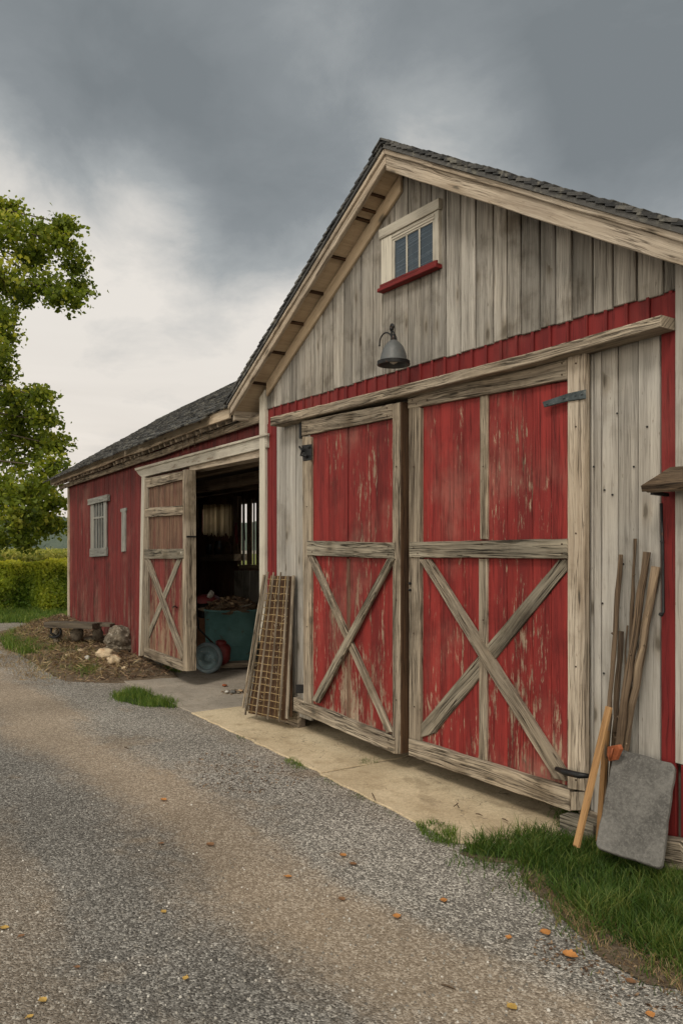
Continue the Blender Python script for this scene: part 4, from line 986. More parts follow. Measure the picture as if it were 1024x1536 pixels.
mb = MB(); mb.beam(V((XR-.04, -.065, zl-.01)), V((XR-.04, -.20, zl-.005)), .018, .02, (0, 0, 1)); mb.build('hood_bracket', M['black'], hood)
mb = MB(); r0 = GB.P(991, 755, -.085); r1 = GB.P(994, 918, -.085); r2 = GB.P(989, 921, -.11)
mb.tube([r0, r0.lerp(r1, .5)+V((.004, 0, 0)), r1, (r1+r2)/2-V((0, 0, .012)), r2], [.008, .007, .008, .009, .010], 8); mb.tube([GB.P(991, 812, -.05), GB.P(991, 812, -.10)], .008, 6)
tag(mb.build('iron_rod', M['black']), 'long thin black iron rod hanging below the wooden hood', 'iron rod')
mb = MB(); mb.beam(GB.P(970, 1272, -.13), GB.P(1030, 1282, -.13), .10, .14, (0, 0, 1), .006, .005); tag(mb.build('timber_block', M['timber']), 'grey timber block lying at the wall foot behind the stone slab', 'timber block')
mb = MB(); q = GB.P(868, 1240, -.10); mb.beam(q+V((-.10, 0, -.02)), q+V((.14, 0, -.015)), .10, .15, (0, 0, 1), .008, .006); tag(mb.build('door_stop_block', M['timberg']), 'mossy timber block under the right corner of the right door', 'timber block')

# ================================================================== WIRE RACK
rk_ = thing('wire_rack', V((-7.1, -.2, .03)), 'tall narrow rack of rusty wire mesh and battens leaning beside the shed doorway', 'wire rack')
def RP(u, v, o=0):                       # u across 0..1, v up 0..1, o proud
    bl, br = GB.P(369, 1070, -.26), GB.P(424, 1081, -.20); tl_, tr_ = GB.P(402, 863, -.105), GB.P(436, 864, -.09)
    p = bl.lerp(br, u).lerp(tl_.lerp(tr_, u), v); return p+V((0, -1, .12))*o
mb = MB()
for u in (.0, .30, .62, .95):
    mb = MB(); mb.beam(RP(u+random.uniform(-.02, .02), -.01, .012), RP(u+random.uniform(-.02, .02), 1.0+random.uniform(0, .03), .012), .022 if u in (0., .95) else .011, .014, (0, -1, .1), .002, .002); mb.build('frame_batten', M['timber'], rk_)
mb = MB()
for k in range(20):
    v = .02+k*.050; dv = random.uniform(-.008, .008); pts = [RP(u, v+dv*u+random.uniform(-.005, .005), .004) for u in (0, .2, .4, .6, .8, .97)]; mb.tube(pts, .0040, 5)
for u in (.15, .45, .78, .87):
    pts = [RP(u+random.uniform(-.008, .008), v, 0) for v in (0, .2, .4, .6, .8, 1)]; mb.tube(pts, .0036, 5)
mb.build('wire_mesh', M['rust'], rk_)
mb = MB(); mb.prism([RP(-.02, .0, -.03), RP(1.0, .0, -.03), RP(1.0, 1.0, -.03), RP(-.02, 1.0, -.03)], (0, .02, 0), (0, 0, 1)); mb.build('back_board', M['darkwood'], rk_)
mb = MB()
for k in range(60):
    u, v = random.uniform(.05, .9), random.betavariate(1.2, 1.8); p = RP(u, v, -.008); mb.tube([p, p+V((random.uniform(-.04, .04), -.008, random.uniform(-.05, .05)))], .0022, 4)
tag(mb.build('straw_wisps', M['straw'], rk_), kind='stuff')
for px0, py0, px1, py1, w_, mt, yb_, yt_, lab in ((396, 862, 364, 1062, .026, 'timber', -.30, -.13, 'pale thin batten, outermost on the left of the wire rack'), (400, 861, 370, 1066, .026, 'timber', -.245, -.10, 'brown thin batten pressed against the left side of the wire rack'), (440, 863, 430, 1078, .03, 'timber', -.17, -.075, 'brown batten leaning along the right side of the wire rack'), (436, 905, 436, 1075, .035, 'darkwood', -.13, -.06, 'dark short board standing behind the right side of the wire rack')):
    mb = MB(); mb.beam(GB.P(px1, py1, yb_), GB.P(px0, py0, yt_), w_, .018, (0, -1, .1), .003, .003); tag(mb.build('batten', M[mt]), lab, 'batten', 'battens leaning around the wire rack')

# ================================================================== BANK, BENCH, STONES
SB = Frame(SH.o, SH.ax)
def sm(x, a, b): t = max(0., min(1., (x-a)/(b-a))); return t*t*(3-2*t)
def bankz(a, n):
    A_ = .30*(1-sm(a, AC-.2, sx_(255))) if a > AC else .30*sm(a, AC-1.6, AC-.2)
    A_ = max(A_, .06*(1-sm(a, sx_(250), sx_(278))) if a > AC else 0)
    h = A_*sm(n, -1.35, -.05)+.05*(1-sm(a, sx_(230), sx_(262)))*sm(n, -1.5, -.9)*(1 if a > AC-.5 else sm(a, AC-1.6, AC-.5))
    return h+(.025*mnoise.noise(V((a*3, n*3, 0)))+.012*mnoise.noise(V((a*11, n*11, 3))))*min(1, h*14)-.012
na, nb = 110, 40; vs = []; fs = []
a0, a1 = AC-1.7, sx_(280)
for i in range(na+1):
    for j in range(nb+1):
        a = a0+(a1-a0)*i/na; n = -1.6+1.62*j/nb; p = S3(a, n, bankz(a, n)); vs.append(tuple(p))
for i in range(na):
    for j in range(nb): q = i*(nb+1)+j; fs.append((q, q+nb+1, q+nb+2, q+1))
me = bpy.data.meshes.new('dirt_bank'); me.from_pydata(vs, [], fs); me.materials.append(M['soil']); me.polygons.foreach_set('use_smooth', [True]*len(fs))
o = bpy.data.objects.new('dirt_bank', me); COL.objects.link(o); tag(o, kind='structure')
def onbank(px, py, z0=.1):               # where a photo ray meets the bank
    z = z0
    for _ in range(8):
        p = gnd(px, py, z); a, n = (p-SH.o).dot(SH.ax), (p-SH.o).dot(SH.nn); z = max(0, bankz(a, n)) if n > -1.6 and a > a0 else 0
    p.z = z; return p
P_ = []
for k in range(6500):
    a = random.uniform(AC-.3, sx_(262)); n = -abs(random.gauss(.45, .42))-.05; z = bankz(a, n)
    if n > -1.4 and z > -.004: P_.append(tuple(S3(a, n, z+random.uniform(.0, .03))))
bits(np.array(P_), .085, M['litter'], 'twig_litter', 'brown twigs and dead leaves covering the dirt bank below the shed wall', 'litter', flat=.3, aspect=.16)
P_ = []
for k in range(2600):
    a = random.uniform(AC-.3, sx_(255)); n = -.8+random.gauss(0, .35)
    P_.append(tuple(S3(a, n, max(0, bankz(a, n))+random.uniform(.0, .07))))
bits(np.array(P_), .12, M['straws'], 'dead_grass', 'tangle of dead straw strewn over the dirt bank', 'dead grass', flat=.5, aspect=.07)
# bench
bb = onbank(112, 958); zt = None
bench = thing('low_bench', bb, 'low dark wooden bench with a curled iron leg against the far end of the shed', 'bench')
topz = CAM.z+(HY-938)/F_PX*((bb-CAM).dot(FW))
bl, br = atz(74, 935, (bb-CAM).dot(FW)+.0), atz(146, 936, (bb-CAM).dot(FW)-.25)
bl.z = br.z = topz+.02
mb = MB(); mb.beam(bl, br, .26, .085, (0, 0, 1), .006, .008); bd = NN*.30
mb.beam(bl+bd*.9, br+bd*.9, .26, .045, (0, 0, 1), .006, .006); mb.build('seat', M['bench'], bench)
mb = MB(); c_ = bl+(br-bl)*.17+V((0, 0, -.11)); pts = []
dx = (br-bl).normalized()
for k in range(15):
    an = -2.2+k*.33; pts.append(c_+dx*math.cos(an)*.13+V((0, 0, math.sin(an)*.095))-NN*.05)
mb.tube(pts, .020, 8); mb.tube([bl+(br-bl)*.05+V((0, 0, -.03)), bl+(br-bl)*.04+V((0, 0, -.14)), c_+V((0, 0, -.10))], .020, 8); mb.build('leg', M['black'], bench)
mb = MB(); mb.rock(bl+(br-bl)*.52+V((0, 0, -.15))+NN*.05, (.06, .10, .13), 3, .3, 11); mb.build('leg', M['bench'], bench)
mb = MB(); mb.rock(bl+(br-bl)*.88+V((0, 0, -.12))+NN*.1, (.05, .08, .11), 3, .3, 14); mb.build('leg', M['bench'], bench)
def stone(px, py, w_, h_, mat, lab, seed, seg=4, amp=.3, name='stone', dp=None, cat='stone', frq=1.6):
    p = onbank(px, py); Z = (p-CAM).dot(FW); rw = w_/F_PX*Z/2; rh = h_/F_PX*Z/2; mb = MB()
    mb.rock(p+V((0, 0, rh*.85))+FW*(dp or rw)*.8, (rw, dp or rw, rh), seg, amp, seed, frq); return tag(mb.build(name, mat), lab, cat)
stone(178, 979, 47, 43, M['rock'], 'large round speckled boulder on the dirt bank beside the shed door', 21, 5, .22, 'boulder', cat='boulder')
stone(199, 976, 26, 24, M['rock'], 'smaller grey stone wedged between the boulder and the shed door', 8)
stone(156, 991, 27, 17, M['paler'], 'cream angular stone in front of the boulder', 31, 3, .5, frq=2)
stone(171, 997, 20, 15, M['paler'], 'orange-stained angular stone right of the cream stone', 12, 3, .55, frq=2)
stone(130, 990, 9, 7, M['ceramic'], 'small white stone left of the cream stone', 5, 2)
stone(85, 965, 13, 22, M['rock'], 'grey upright stone under the left end of the bench', 17)
stone(140, 963, 36, 9, M['rock'], 'flat dark stone between the bench and the boulder', 19, 3)
for k, (px, py, w_, lab) in enumerate(((120, 978, 8, 'grey stone below the bench'), (143, 1000, 7, 'little stone below the cream stone'), (186, 1005, 8, 'brownish stone below the orange-stained stone'), (205, 996, 7, 'grey stone under the shed door edge'), (100, 985, 7, 'pale stone beside the bright grass patch'), (163, 972, 10, 'stone touching the left of the boulder'))): stone(px, py, w_, w_*.6, M['rock' if k % 2 else 'paler'], 'small '+lab, 60+k, 3, .4)
stone(150, 1008, 10, 6, M['rock'], 'small dark stone at the lower edge of the dirt bank', 44, 3)
# rubble on the slab by the rack
p = gnd(337, 1030, .011); mb = MB(); mb.rock(p+V((0, 0, .018)), (.035, .03, .011), 3, .3, 3); tag(mb.build('pebble', M['orange']), 'round orange-brown lump on the slab left of the rubble', 'lump')
p0 = gnd(352, 1038, .011)
for k, (dx_, dy_, s_, mt, lab) in enumerate(((-.05, .02, .03, 'rock', 'dark pebble at the left of the rubble by the rack'), (.03, .06, .035, 'paler', 'pale pebble at the back of the rubble by the rack'), (.06, -.05, .04, 'slab', 'grey pebble at the front of the rubble by the rack'), (-.01, -.09, .03, 'ceramic', 'white flake in the rubble by the rack'), (.11, .0, .03, 'rock', 'dark pebble nearest the rack foot'))):
    mb = MB(); mb.rock(p0+V((dx_, dy_, s_*.4)), (s_, s_*.8, s_*.5), 3, .4, k+50); tag(mb.build('pebble', M[mt]), lab, 'pebble', 'rubble by the wire rack')
scatter_bits(p0, .16, 120, lambda q: .02*(1-q), .03, M['litter'], 'litter', 'brown crumbs and litter among the rubble by the rack', 'litter')
mb = MB(); p = gnd(457, 1078, .03); mb.rock(p+V((0, .06, .012)), (.16, .07, .03), 3, .4, 9); tag(mb.build('stone', M['bench']), 'flat dark stone under the left end of the left barn door', 'stone')
# ================================================================== GRASS, WEEDS
def inpoly(x, y, poly):
    c = np.zeros(len(x), bool); n = len(poly)
    for i in range(n):
        x0, y0 = poly[i][:2]; x1, y1 = poly[(i+1) % n][:2]
        cond = ((y0 > y) != (y1 > y)) & (x < (x1-x0)*(y-y0)/(y1-y0+1e-12)+x0); c ^= cond
    return c
def blades(name, poly, n, h, w_, mat, zf=None, lab=None, tuft=.0, jitter=.12, wild=.5, cat='grass'):
    xs = [p[0] for p in poly]; ys = [p[1] for p in poly]; X = []; Y = []; tot = 0
    while tot < n:
        x = rng.uniform(min(xs), max(xs), n); y = rng.uniform(min(ys), max(ys), n); m = inpoly(x, y, poly); X.append(x[m]); Y.append(y[m]); tot += m.sum()
        if m.sum() == 0: break
    x = np.concatenate(X)[:n]; y = np.concatenate(Y)[:n]
    x = x+rng.normal(0, jitter*.3, len(x)); y = y+rng.normal(0, jitter*.3, len(y))
    dn = np.array([mnoise.noise(V((a*4, b*4, 0)))+.5*mnoise.noise(V((a*13, b*13, 2))) for a, b in zip(x, y)])
    k = rng.uniform(-.7, .6, len(x)) < dn+.25; x, y, dn = x[k], y[k], dn[k]; n = len(x)
    z = np.zeros(n) if zf is None else np.array([zf(a, b) for a, b in zip(x, y)])
    th = rng.uniform(0, 2*np.pi, n); H = h*rng.uniform(.45, 1.15, n)*(1+.5*dn); ln = H*rng.uniform(.1, wild*1.6, n)
    dx, dy = np.cos(th), np.sin(th); ph = rng.uniform(0, 2*np.pi, n); wx, wy = np.cos(ph)*w_*.5, np.sin(ph)*w_*.5
    B = np.stack([x, y, z-.004], 1); W = np.stack([wx, wy, np.zeros(n)], 1)
    Mi = B+np.stack([dx*ln*.3, dy*ln*.3, H*.55], 1); T = B+np.stack([dx*ln, dy*ln, H*.97], 1)
    v = np.stack([B-W, B+W, Mi+W*.75, Mi-W*.75, T+W*.15, T-W*.15], 1).reshape(-1, 3)
    b = np.arange(n)[:, None]*6; f = np.concatenate([b+np.array([[0, 1, 2, 3]]), b+np.array([[3, 2, 4, 5]])])
    r = np.clip(rng.normal(.45, .22, n)+dn*.25, 0, 1); r = np.concatenate([r, r])
    return npmesh(name, v, f, mat, r, label=lab, cat=cat, kind='stuff')
def pp(L): return [tuple(gnd(x, y))[:2] for x, y in L]
right_poly = pp([(692, 1278), (720, 1266), (790, 1256), (838, 1246), (850, 1222), (900, 1225), (1040, 1240), (1160, 1290), (1160, 1520), (1040, 1462), (985, 1440), (925, 1408), (880, 1378), (838, 1340), (812, 1312), (770, 1290)])
soil_poly = [(x, y, 0) for x, y in pp([(690, 1282), (760, 1258), (838, 1240), (1040, 1245), (1180, 1290), (1180, 1560), (1040, 1490), (960, 1480), (890, 1430), (850, 1385), (800, 1340), (780, 1300)])]
sheet('soil_verge', soil_poly, .004, M['soil'], .05, kind='structure')
sheet('turf', [(x, y, 0) for x, y in right_poly], .008, M['turf'], .04, kind='structure')
blades('grass', right_poly, 30000, .085, .0055, M['grass'], lab='thick green grass growing around the foot of the stone slab', wild=.7)
edge_poly = pp([(800, 1300), (860, 1345), (930, 1395), (1040, 1440), (1040, 1500), (930, 1450), (860, 1400), (810, 1340)])
blades('dry_grass', edge_poly, 2200, .035, .004, M['straws'], lab='dry tan grass along the edge of the green grass and gravel', wild=1.2, cat='dry grass')
spill = pp([(700, 1290), (770, 1282), (840, 1330), (880, 1372), (960, 1432), (1040, 1468), (1040, 1490), (930, 1440), (850, 1385), (800, 1335), (760, 1305), (700, 1300)])
blades('grass', spill, 1500, .055, .005, M['grass'], lab='loose green blades straggling out of the lawn edge over the gravel', wild=1.1, jitter=.3)
blades('grass', pp([(625, 1240), (650, 1232), (680, 1248), (684, 1270), (655, 1268), (632, 1256)]), 1500, .05, .0045, M['grassl'], lab='small green tuft at the front corner of the buff slab', jitter=.05)
blades('grass', pp([(424, 1141), (440, 1138), (462, 1155), (452, 1160)]), 260, .03, .004, M['grassl'], lab='sparse weeds at the slab edge below the left barn door', jitter=.03)
blades('grass', pp([(538, 1143), (568, 1138), (568, 1146), (540, 1149)]), 260, .035, .004, M['grass'], lab='little weed in the joint between the two buff slabs', jitter=.02)
blades('grass', pp([(354, 1103), (372, 1106), (366, 1113), (356, 1110)]), 70, .025, .004, M['grass'], lab='tiny weed at the slab edge below the wire rack', jitter=.03)
blades('grass', pp([(480, 1163), (520, 1182), (560, 1203), (600, 1225), (604, 1232), (560, 1212), (515, 1190), (478, 1168)]), 260, .018, .0035, M['grass'], lab='thin weeds along the front edge of the right buff slab', jitter=.03)
sheet('turf', [(x, y, 0) for x, y in pp([(170, 1040), (215, 1036), (262, 1052), (262, 1062), (215, 1060), (176, 1052)])], .005, M['turf'], .04, kind='structure')
blades('grass', pp([(170, 1040), (205, 1034), (262, 1054), (262, 1063), (215, 1060), (176, 1053)]), 2600, .075, .006, M['grassl'], lab='bright grass tuft at the corner of the grey slab and gravel')
blades('grass', pp([(176, 1012), (215, 1000), (262, 1000), (285, 1008), (240, 1013), (180, 1019)]), 2600, .07, .006, M['grassl'], lab='strip of grass below the shed sliding door')
blades('grass', pp([(112, 1008), (138, 996), (146, 1012), (130, 1020)]), 900, .11, .007, M['grassl'], lab='green clump at the lower edge of the dirt bank')
lp = pp([(2, 962), (20, 950), (70, 938), (104, 944), (98, 968), (82, 984), (40, 984), (8, 974)])
sheet('turf', [(x, y, 0) for x, y in lp], .006, M['turf'], .08, kind='structure')
blades('grass', lp, 9000, .15, .009, M['grassl'], lab='bright green grass patch left of the bench beside the track')
fp = pp([(-900, 937), (-300, 936), (40, 934), (118, 934), (140, 928), (140, 912), (-200, 908), (-1100, 905)])
sheet('lawn', [(x, y, 0) for x, y in fp], .007, M['turf'], .15, kind='structure')
blades('grass', pp([(-160, 937), (40, 935), (130, 936), (140, 925), (140, 912), (-160, 910)]), 16000, .13, .014, M['grassl'], lab='grass verge in front of the hedge')
def bz(x, y):
    p = V((x, y, 0)); return max(0, bankz((p-SH.o).dot(SH.ax), (p-SH.o).dot(SH.nn)))
bp = [tuple(S3(a, n, 0))[:2] for a, n in ((AC-.6, -1.2), (sx_(180), -1.45), (sx_(240), -1.4), (sx_(225), -.5), (AC, -.2))]
blades('grass', bp, 900, .08, .006, M['grassl'], zf=bz, lab='sparse green weeds pushing through the litter of the dirt bank', wild=.9)
ep = [tuple(S3(a, n, 0))[:2] for a, n in ((AC-.4, -1.65), (sx_(180), -1.75), (sx_(235), -1.7), (sx_(235), -1.35), (sx_(180), -1.4), (AC-.4, -1.3))]
blades('dry_grass', ep, 2600, .05, .005, M['straws'], zf=bz, lab='dry straw along the front edge of the dirt bank', wild=1.5, cat='dry grass', jitter=.3)
# ================================================================== HEDGE, FIELD, HILLS
def hedge():
    n = 46000; zc = 20.6
    u = rng.uniform(-7.0, 4.6, n)                         # lateral metres from view axis at the hedge line
    lat = -10.6+u
    prof = rng.uniform(0, 1, n); side = rng.uniform(0, 1, n) < .72
    hmax = 1.24+.10*np.array([mnoise.noise(V((a*1.1, 0, 0))) for a in lat])
    bul = np.array([mnoise.noise(V((a*1.4, b*2.2, 5))) for a, b in zip(lat, prof)])
    z = np.where(side, prof*hmax, hmax-rng.uniform(0, .12, n)+.10*bul)
    dep = np.where(side, -.05-.35*bul+.25*prof**3+rng.exponential(.10, n), rng.uniform(.2, 1.6, n))
    P = np.array(CAM)*np.array([1, 1, 0])+np.outer(lat, np.array(RT))+np.outer(zc+dep, np.array(FW)); P[:, 2] = z
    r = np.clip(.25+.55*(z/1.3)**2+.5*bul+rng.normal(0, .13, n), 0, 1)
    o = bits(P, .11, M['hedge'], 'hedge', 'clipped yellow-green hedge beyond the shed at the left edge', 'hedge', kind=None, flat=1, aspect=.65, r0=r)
    return o
hd = hedge()
def quadw(L): return [tuple(CAM+RT*a+FW*b)[:2]+(0,) for a, b in L]
sheet('field', quadw([(-90, 22.5), (-5, 22.5), (20, 160), (-320, 160)]), .006, M['field'], 0, kind='structure')
n = 60000; Zd = 22.5+70*rng.uniform(0, 1, n)**2; lat = rng.uniform(-.66, -.28, n)*Zd
P = np.array(CAM)*np.array([1, 1, 0])+np.outer(lat, np.array(RT))+np.outer(Zd, np.array(FW)); P[:, 2] = 1.12+.12*rng.normal(0, 1, n)+np.array([.12*mnoise.noise(V((a*.2, b*.2, 0))) for a, b in zip(lat, Zd)])
bits(P, .20, M['crop'], 'crop', 'yellowish crop standing in the field behind the hedge', 'crop', flat=1, aspect=.35)
def ridge_mesh(name, Z, w0, w1, h, seed, rough):
    vs, fs = [], []; nx, nz = 220, 10
    for i in range(nx+1):
        lat = w0+(w1-w0)*i/nx; hh = h*(.75+.35*mnoise.noise(V((lat*.006, seed, 0)))+.18*mnoise.noise(V((lat*.03, seed, 3))))
        for j in range(nz+1):
            t = j/nz; z = hh*math.sin(t*math.pi/2)+rough*mnoise.noise(V((lat*.12, t*9, seed)))+rough*.6*mnoise.noise(V((lat*.4, t*20, seed)))
            p = CAM+RT*lat+FW*(Z+t*h*2.5); vs.append((p.x, p.y, z-(3 if j == 0 else 0)))
    for i in range(nx):
        for j in range(nz): q = i*(nz+1)+j; fs.append((q, q+nz+1, q+nz+2, q+1))
    me = bpy.data.meshes.new(name); me.from_pydata(vs, [], fs); me.materials.append(M['hill']); o = bpy.data.objects.new(name, me); COL.objects.link(o); return tag(o, kind='structure')
ridge_mesh('hills', 520, -700, 500, 26, 3, 2.2)
ridge_mesh('hills', 260, -330, 260, 8.5, 9, 1.3)
# ================================================================== TREE
def mk_tree():
    Z0 = 20.0; s = Z0/F_PX
    tp = CAM+RT*((-200-CX)*s)+FW*(Z0+.8); tp.z = 0
    tree = thing('maple_tree', tp, 'large leafy green tree whose crown reaches in from the left edge', 'tree')
    top = atz(-150, 470, Z0+.6)
    mb = MB(); trunk = [tp, tp+V((.05, 0, 1.2)), tp+V((.15, .1, 2.8)), tp.lerp(top, .6)+V((0, 0, .8)), top, top+V((.3, 0, 2.0))]; mb.tube(trunk, [.34, .27, .23, .19, .12, .05], 12, wob=.12); mb.build('trunk', M['bark'], tree)
    cl = [(45, 385, 36), (10, 350, 38), (15, 312, 16), (85, 365, 24), (98, 335, 14), (112, 395, 22), (122, 432, 13), (98, 448, 22), (75, 425, 26), (60, 345, 13), (35, 440, 26), (5, 420, 40), (0, 475, 22),
          (5, 530, 9), (2, 560, 16), (14, 600, 18), (45, 592, 13), (62, 596, 10), (35, 625, 26), (72, 632, 18), (60, 665, 26), (85, 668, 15), (25, 680, 42), (10, 640, 30), (78, 700, 20), (70, 730, 24), (40, 745, 40), (82, 755, 15), (55, 785, 26), (75, 790, 14), (20, 790, 30), (5, 740, 40), (0, 810, 14), (40, 812, 12),
          (-28, 505, 42), (-20, 470, 40), (-25, 545, 40), (8, 505, 10), (-60, 330, 75), (-150, 270, 95), (-260, 300, 100), (-60, 430, 70), (-160, 400, 110), (-290, 430, 110), (-370, 400, 80), (-50, 560, 55), (-130, 560, 90), (-260, 580, 110), (-380, 560, 90), (-60, 680, 70), (-160, 700, 90), (-290, 710, 100), (-390, 690, 80), (-50, 780, 55), (-150, 800, 60), (-280, 810, 70)]
    pts = []; rr = []; limbs = MB()
    for (px, py, r) in cl:
        dz = random.uniform(-1.3, 1.3) if px > -20 else random.uniform(-2.4, 2.4); c = atz(px, py, Z0+dz); R = r*s*(.98 if px > -20 else 1.05)
        st_ = trunk[2].lerp(trunk[5], max(0, min(1, (c.z-3.6)/5.0+.05))); mid = st_.lerp(c, .5)+V((0, 0, .3+random.uniform(-.2, .4)))
        limbs.tube([st_, st_.lerp(mid, .5)+V((0, 0, .12)), mid, mid.lerp(c, .6), c], [.05, .035, .024, .016, .008], 6)
        big = px < -25; nsub = int(17+R*R*(62 if not big else 9)); nl = 27 if not big else 22
        for q in range(nsub):
            d = V((random.gauss(0, 1), random.gauss(0, 1), random.gauss(0, 1))).normalized()*R*(random.random()**.45); d.z *= .85
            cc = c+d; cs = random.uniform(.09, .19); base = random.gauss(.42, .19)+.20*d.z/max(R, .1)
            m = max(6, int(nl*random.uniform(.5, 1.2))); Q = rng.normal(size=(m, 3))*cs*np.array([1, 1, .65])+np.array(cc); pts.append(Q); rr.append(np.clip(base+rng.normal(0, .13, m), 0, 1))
            if not big and q % 3 == 0: limbs.tube([c, c.lerp(cc, .5)+V((0, 0, .03)), cc], [.009, .006, .003], 4)
    limbs.build('limbs', M['bark'], tree)
    P = np.concatenate(pts); R_ = np.concatenate(rr); print('leaves', len(P))
    n = len(P); d = rng.normal(size=(n, 3)); d[:, 2] = d[:, 2]*.7-.35; d /= np.linalg.norm(d, axis=1)[:, None]; e = rng.normal(size=(n, 3)); sN = np.cross(d, e); sN /= np.linalg.norm(sN, axis=1)[:, None]
    L = .125*rng.uniform(.55, 1.25, n)[:, None]; W = L*.40; nn = np.cross(d, sN)
    v = np.stack([P-d*L*.5, P-d*L*.05+sN*W+nn*L*.12, P+d*L*.5, P-d*L*.05-sN*W+nn*L*.12], 1).reshape(-1, 3)
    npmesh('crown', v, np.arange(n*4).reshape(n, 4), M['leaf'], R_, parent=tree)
mk_tree()
# ================================================================== FALLEN LEAVES AND TWIGS
def fleaf(px, py, s_, mat, lab, rot, curl=.3, slabz=0):
    p = gnd(px, py, slabz+.004); mb = MB(); N = 9; ru = V((math.cos(rot), math.sin(rot), 0)); rv = V((-ru.y, ru.x, 0)); k = 0
    for i in range(N):
        t = i/(N-1); wv = s_*.42*math.sin(math.pi*min(1, t*.98+.02)**.8)*(1+.18*math.sin(i*2.6))
        zc = curl*s_*(t-.5)**2*.9
        for j in (-1, -.5, 0, .5, 1): mb.v.append(p+ru*(t-.5)*s_+rv*wv*j+V((0, 0, .004+zc+abs(j)**1.5*wv*curl*.7)))
    for i in range(N-1):
        for j in range(4): q = i*5+j; mb.face([q, q+1, q+6, q+5], [(0, 0)]*4, .5, True)
    mb.tube([p-ru*s_*.5+V((0, 0, .006+curl*s_*.4)), p-ru*s_*.72+rv*s_*.08+V((0, 0, .004))], .0016, 4)
    tag(mb.build('fallen_leaf', mat), lab, 'leaf', 'fallen leaves on the gravel')
O_, B_, Y_ = M['fallen'], M['fallen2'], M['fallen3']
for a in ((246, 1201, .055, O_, 'orange leaf lying alone on grey gravel below the shed doorway slab', .4, .5), (243, 1266, .035, B_, 'small dark leaf on the brown track below the lone orange leaf', 1.2), (316, 1268, .06, B_, 'long brown leaf at the upper edge of the brown wheel track', .2), (515, 1284, .048, O_, 'bright orange leaf on gravel midway below the left barn door', .1),
          (530, 1297, .045, B_, 'brown sliver of a leaf just under the bright orange one', .5), (433, 1316, .042, O_, 'orange-brown leaf left of and below the bright orange pair', .9), (513, 1350, .045, B_, 'dark brown leaf curled on gravel left of the centre', .0), (595, 1376, .050, O_, 'orange leaf tilted on the grey gravel below the buff slab', -.5),
          (665, 1352, .046, O_, 'light orange leaf on gravel halfway to the green grass', -.5), (246, 1369, .036, Y_, 'small yellow leaf on the dark gravel at the left', .2), (278, 1469, .032, Y_, 'small pale yellow leaf near the bottom left of centre', -.8), (8, 1393, .045, Y_, 'mossy yellow leaf at the left edge', 1), (33, 1405, .035, B_, 'brown leaf next to the mossy yellow one at the left edge', 2),
          (117, 1452, .028, B_, 'tiny brown leaf in the dark gravel at lower left', 1), (65, 1502, .042, Y_, 'yellowish leaf clump in the bottom left corner', .3), (46, 1526, .03, Y_, 'smallest yellow leaf at the very bottom left', 1.9), (855, 1436, .075, O_, 'largest orange leaf, crumpled, in front of the grass edge', .3, .6), (818, 1400, .062, O_, 'flat orange-tan leaf left of the grass edge', -.4, .2),
          (762, 1408, .038, O_, 'oval orange leaf on light gravel, left of the tan ones', -1.0, .4), (768, 1512, .050, Y_, 'bright yellow-orange leaf at the bottom right of the gravel', .0, .2), (946, 1474, .050, B_, 'brown leaf at the bottom right beside the dry grass', .2), (975, 1524, .045, O_, 'orange leaf nearest the bottom right corner', -.6), (878, 1278, .0, Y_, '', 0)):
    if a[2] > 0: fleaf(a[0], a[1], a[2]*.92, a[3], a[4], a[5], a[6] if len(a) > 6 else .3)
mb = MB(); p = gnd(680, 1210, .026)
mb.tube([p, p+V((.02, .02, .025)), p+V((.04, -.01, .03)), p+V((.05, .0, .005))], .003, 5); tag(mb.build('twig', M['stick']), 'bent dark twig standing on the right buff slab', 'twig')
for px, py, L, rot, lab, z in ((560, 1195, .16, -.5, 'long thin twig on the middle of the right buff slab', .026), (718, 1222, .05, .2, 'short dark chip on the buff slab right of the bent twig', .026), (757, 1230, .055, -.1, 'brown wood chip on the buff slab nearest the grass', .026), (190, 1122, .08, .1, 'dark twig on gravel at the left', 0), (672, 1480, .06, .4, 'dark flat chip at the edge of the brown track at the bottom', 0), (450, 1190, .06, -.2, 'small twig on gravel below the wire rack', 0)):
    p = gnd(px, py, z+.004); mb = MB(); e = V((math.cos(rot), math.sin(rot), 0))*L/2; mb.tube([p-e, p+V((0, 0, .004)), p+e], [.003, .0045, .002], 5); tag(mb.build('twig', M['stick']), lab, 'twig')
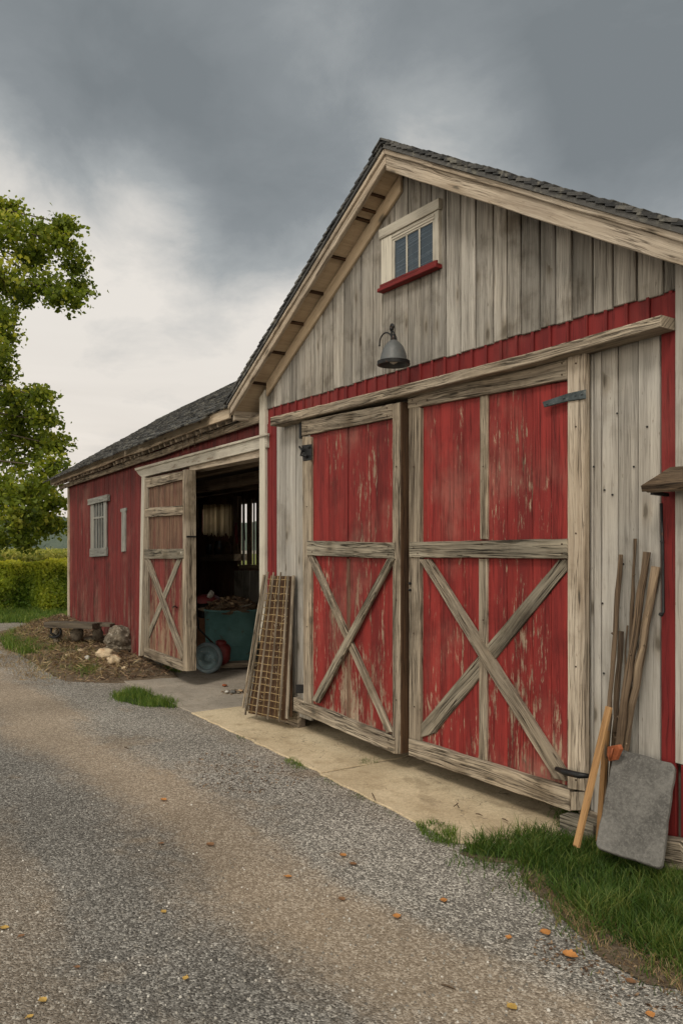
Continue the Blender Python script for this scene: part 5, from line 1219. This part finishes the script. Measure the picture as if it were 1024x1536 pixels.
for px, py, R_, n_, lab in ((372, 1165, .42, 260, 'reddish brown crumbs of litter on the gravel below the wire rack'), (330, 1140, .25, 110, 'brown litter on the gravel left of the buff slab'), (855, 1432, .16, 90, 'brown crumbs around the largest orange leaf'), (960, 1470, .22, 140, 'brown crumbs of litter at the bottom right by the dry grass')):
    scatter_bits(gnd(px, py, .003), R_, n_, lambda q: .006*(1-q), .022, M['litter'], 'litter', lab, 'litter', flat=.15)
# loose stones over the gravel
n = 1100; vs = []; fs = []; rs = []
base = np.array([[1, 0, 0], [-.5, .85, 0], [-.5, -.85, 0], [0, 0, .8], [.3, .5, .5], [0, 0, -.4]])
pts = []
while len(pts) < n:
    px, py = random.uniform(-40, 1060), 1536-abs(random.gauss(0, 260)); 
    if py < 960: continue
    p = gnd(px, py)
    if -3.45 < p.x and p.y > -1.0: continue
    if p.y > -.62: continue
    pts.append(p)
for i, p in enumerate(pts):
    r_ = random.choice((.004, .005, .006, .007))*(1+.3*random.random()); an = random.random()*6.28; ca, sa = math.cos(an), math.sin(an); b = len(vs)
    for j in range(6):
        an2 = an+j*1.047; k = random.uniform(.75, 1.1); vs.append((p.x+math.cos(an2)*r_*k, p.y+math.sin(an2)*r_*k*.8, .0))
    for j in range(3):
        an2 = an+.5+j*2.09; vs.append((p.x+math.cos(an2)*r_*.5, p.y+math.sin(an2)*r_*.45, r_*random.uniform(.5, .95)))
    rr_ = random.random()
    for f in ((0, 1, 6), (1, 2, 6), (2, 7, 6), (2, 3, 7), (3, 4, 7), (4, 8, 7), (4, 5, 8), (5, 0, 8), (0, 6, 8), (6, 7, 8)): fs.append(tuple(b+q for q in f)); rs.append(rr_)
m, g, b = newmat('loose_stone', .2); g.L.new(g.ramp(g.attr('rnd'), [(0, (.09, .08, .07)), (.7, (.26, .24, .21)), (1, (.48, .45, .41))]), b.inputs['Base Color']); b.inputs['Roughness'].default_value = .9
npmesh('loose_gravel', np.array(vs), np.array(fs), m, rs, label='loose pale chips of stone scattered over the gravel track', cat='gravel', kind='stuff')
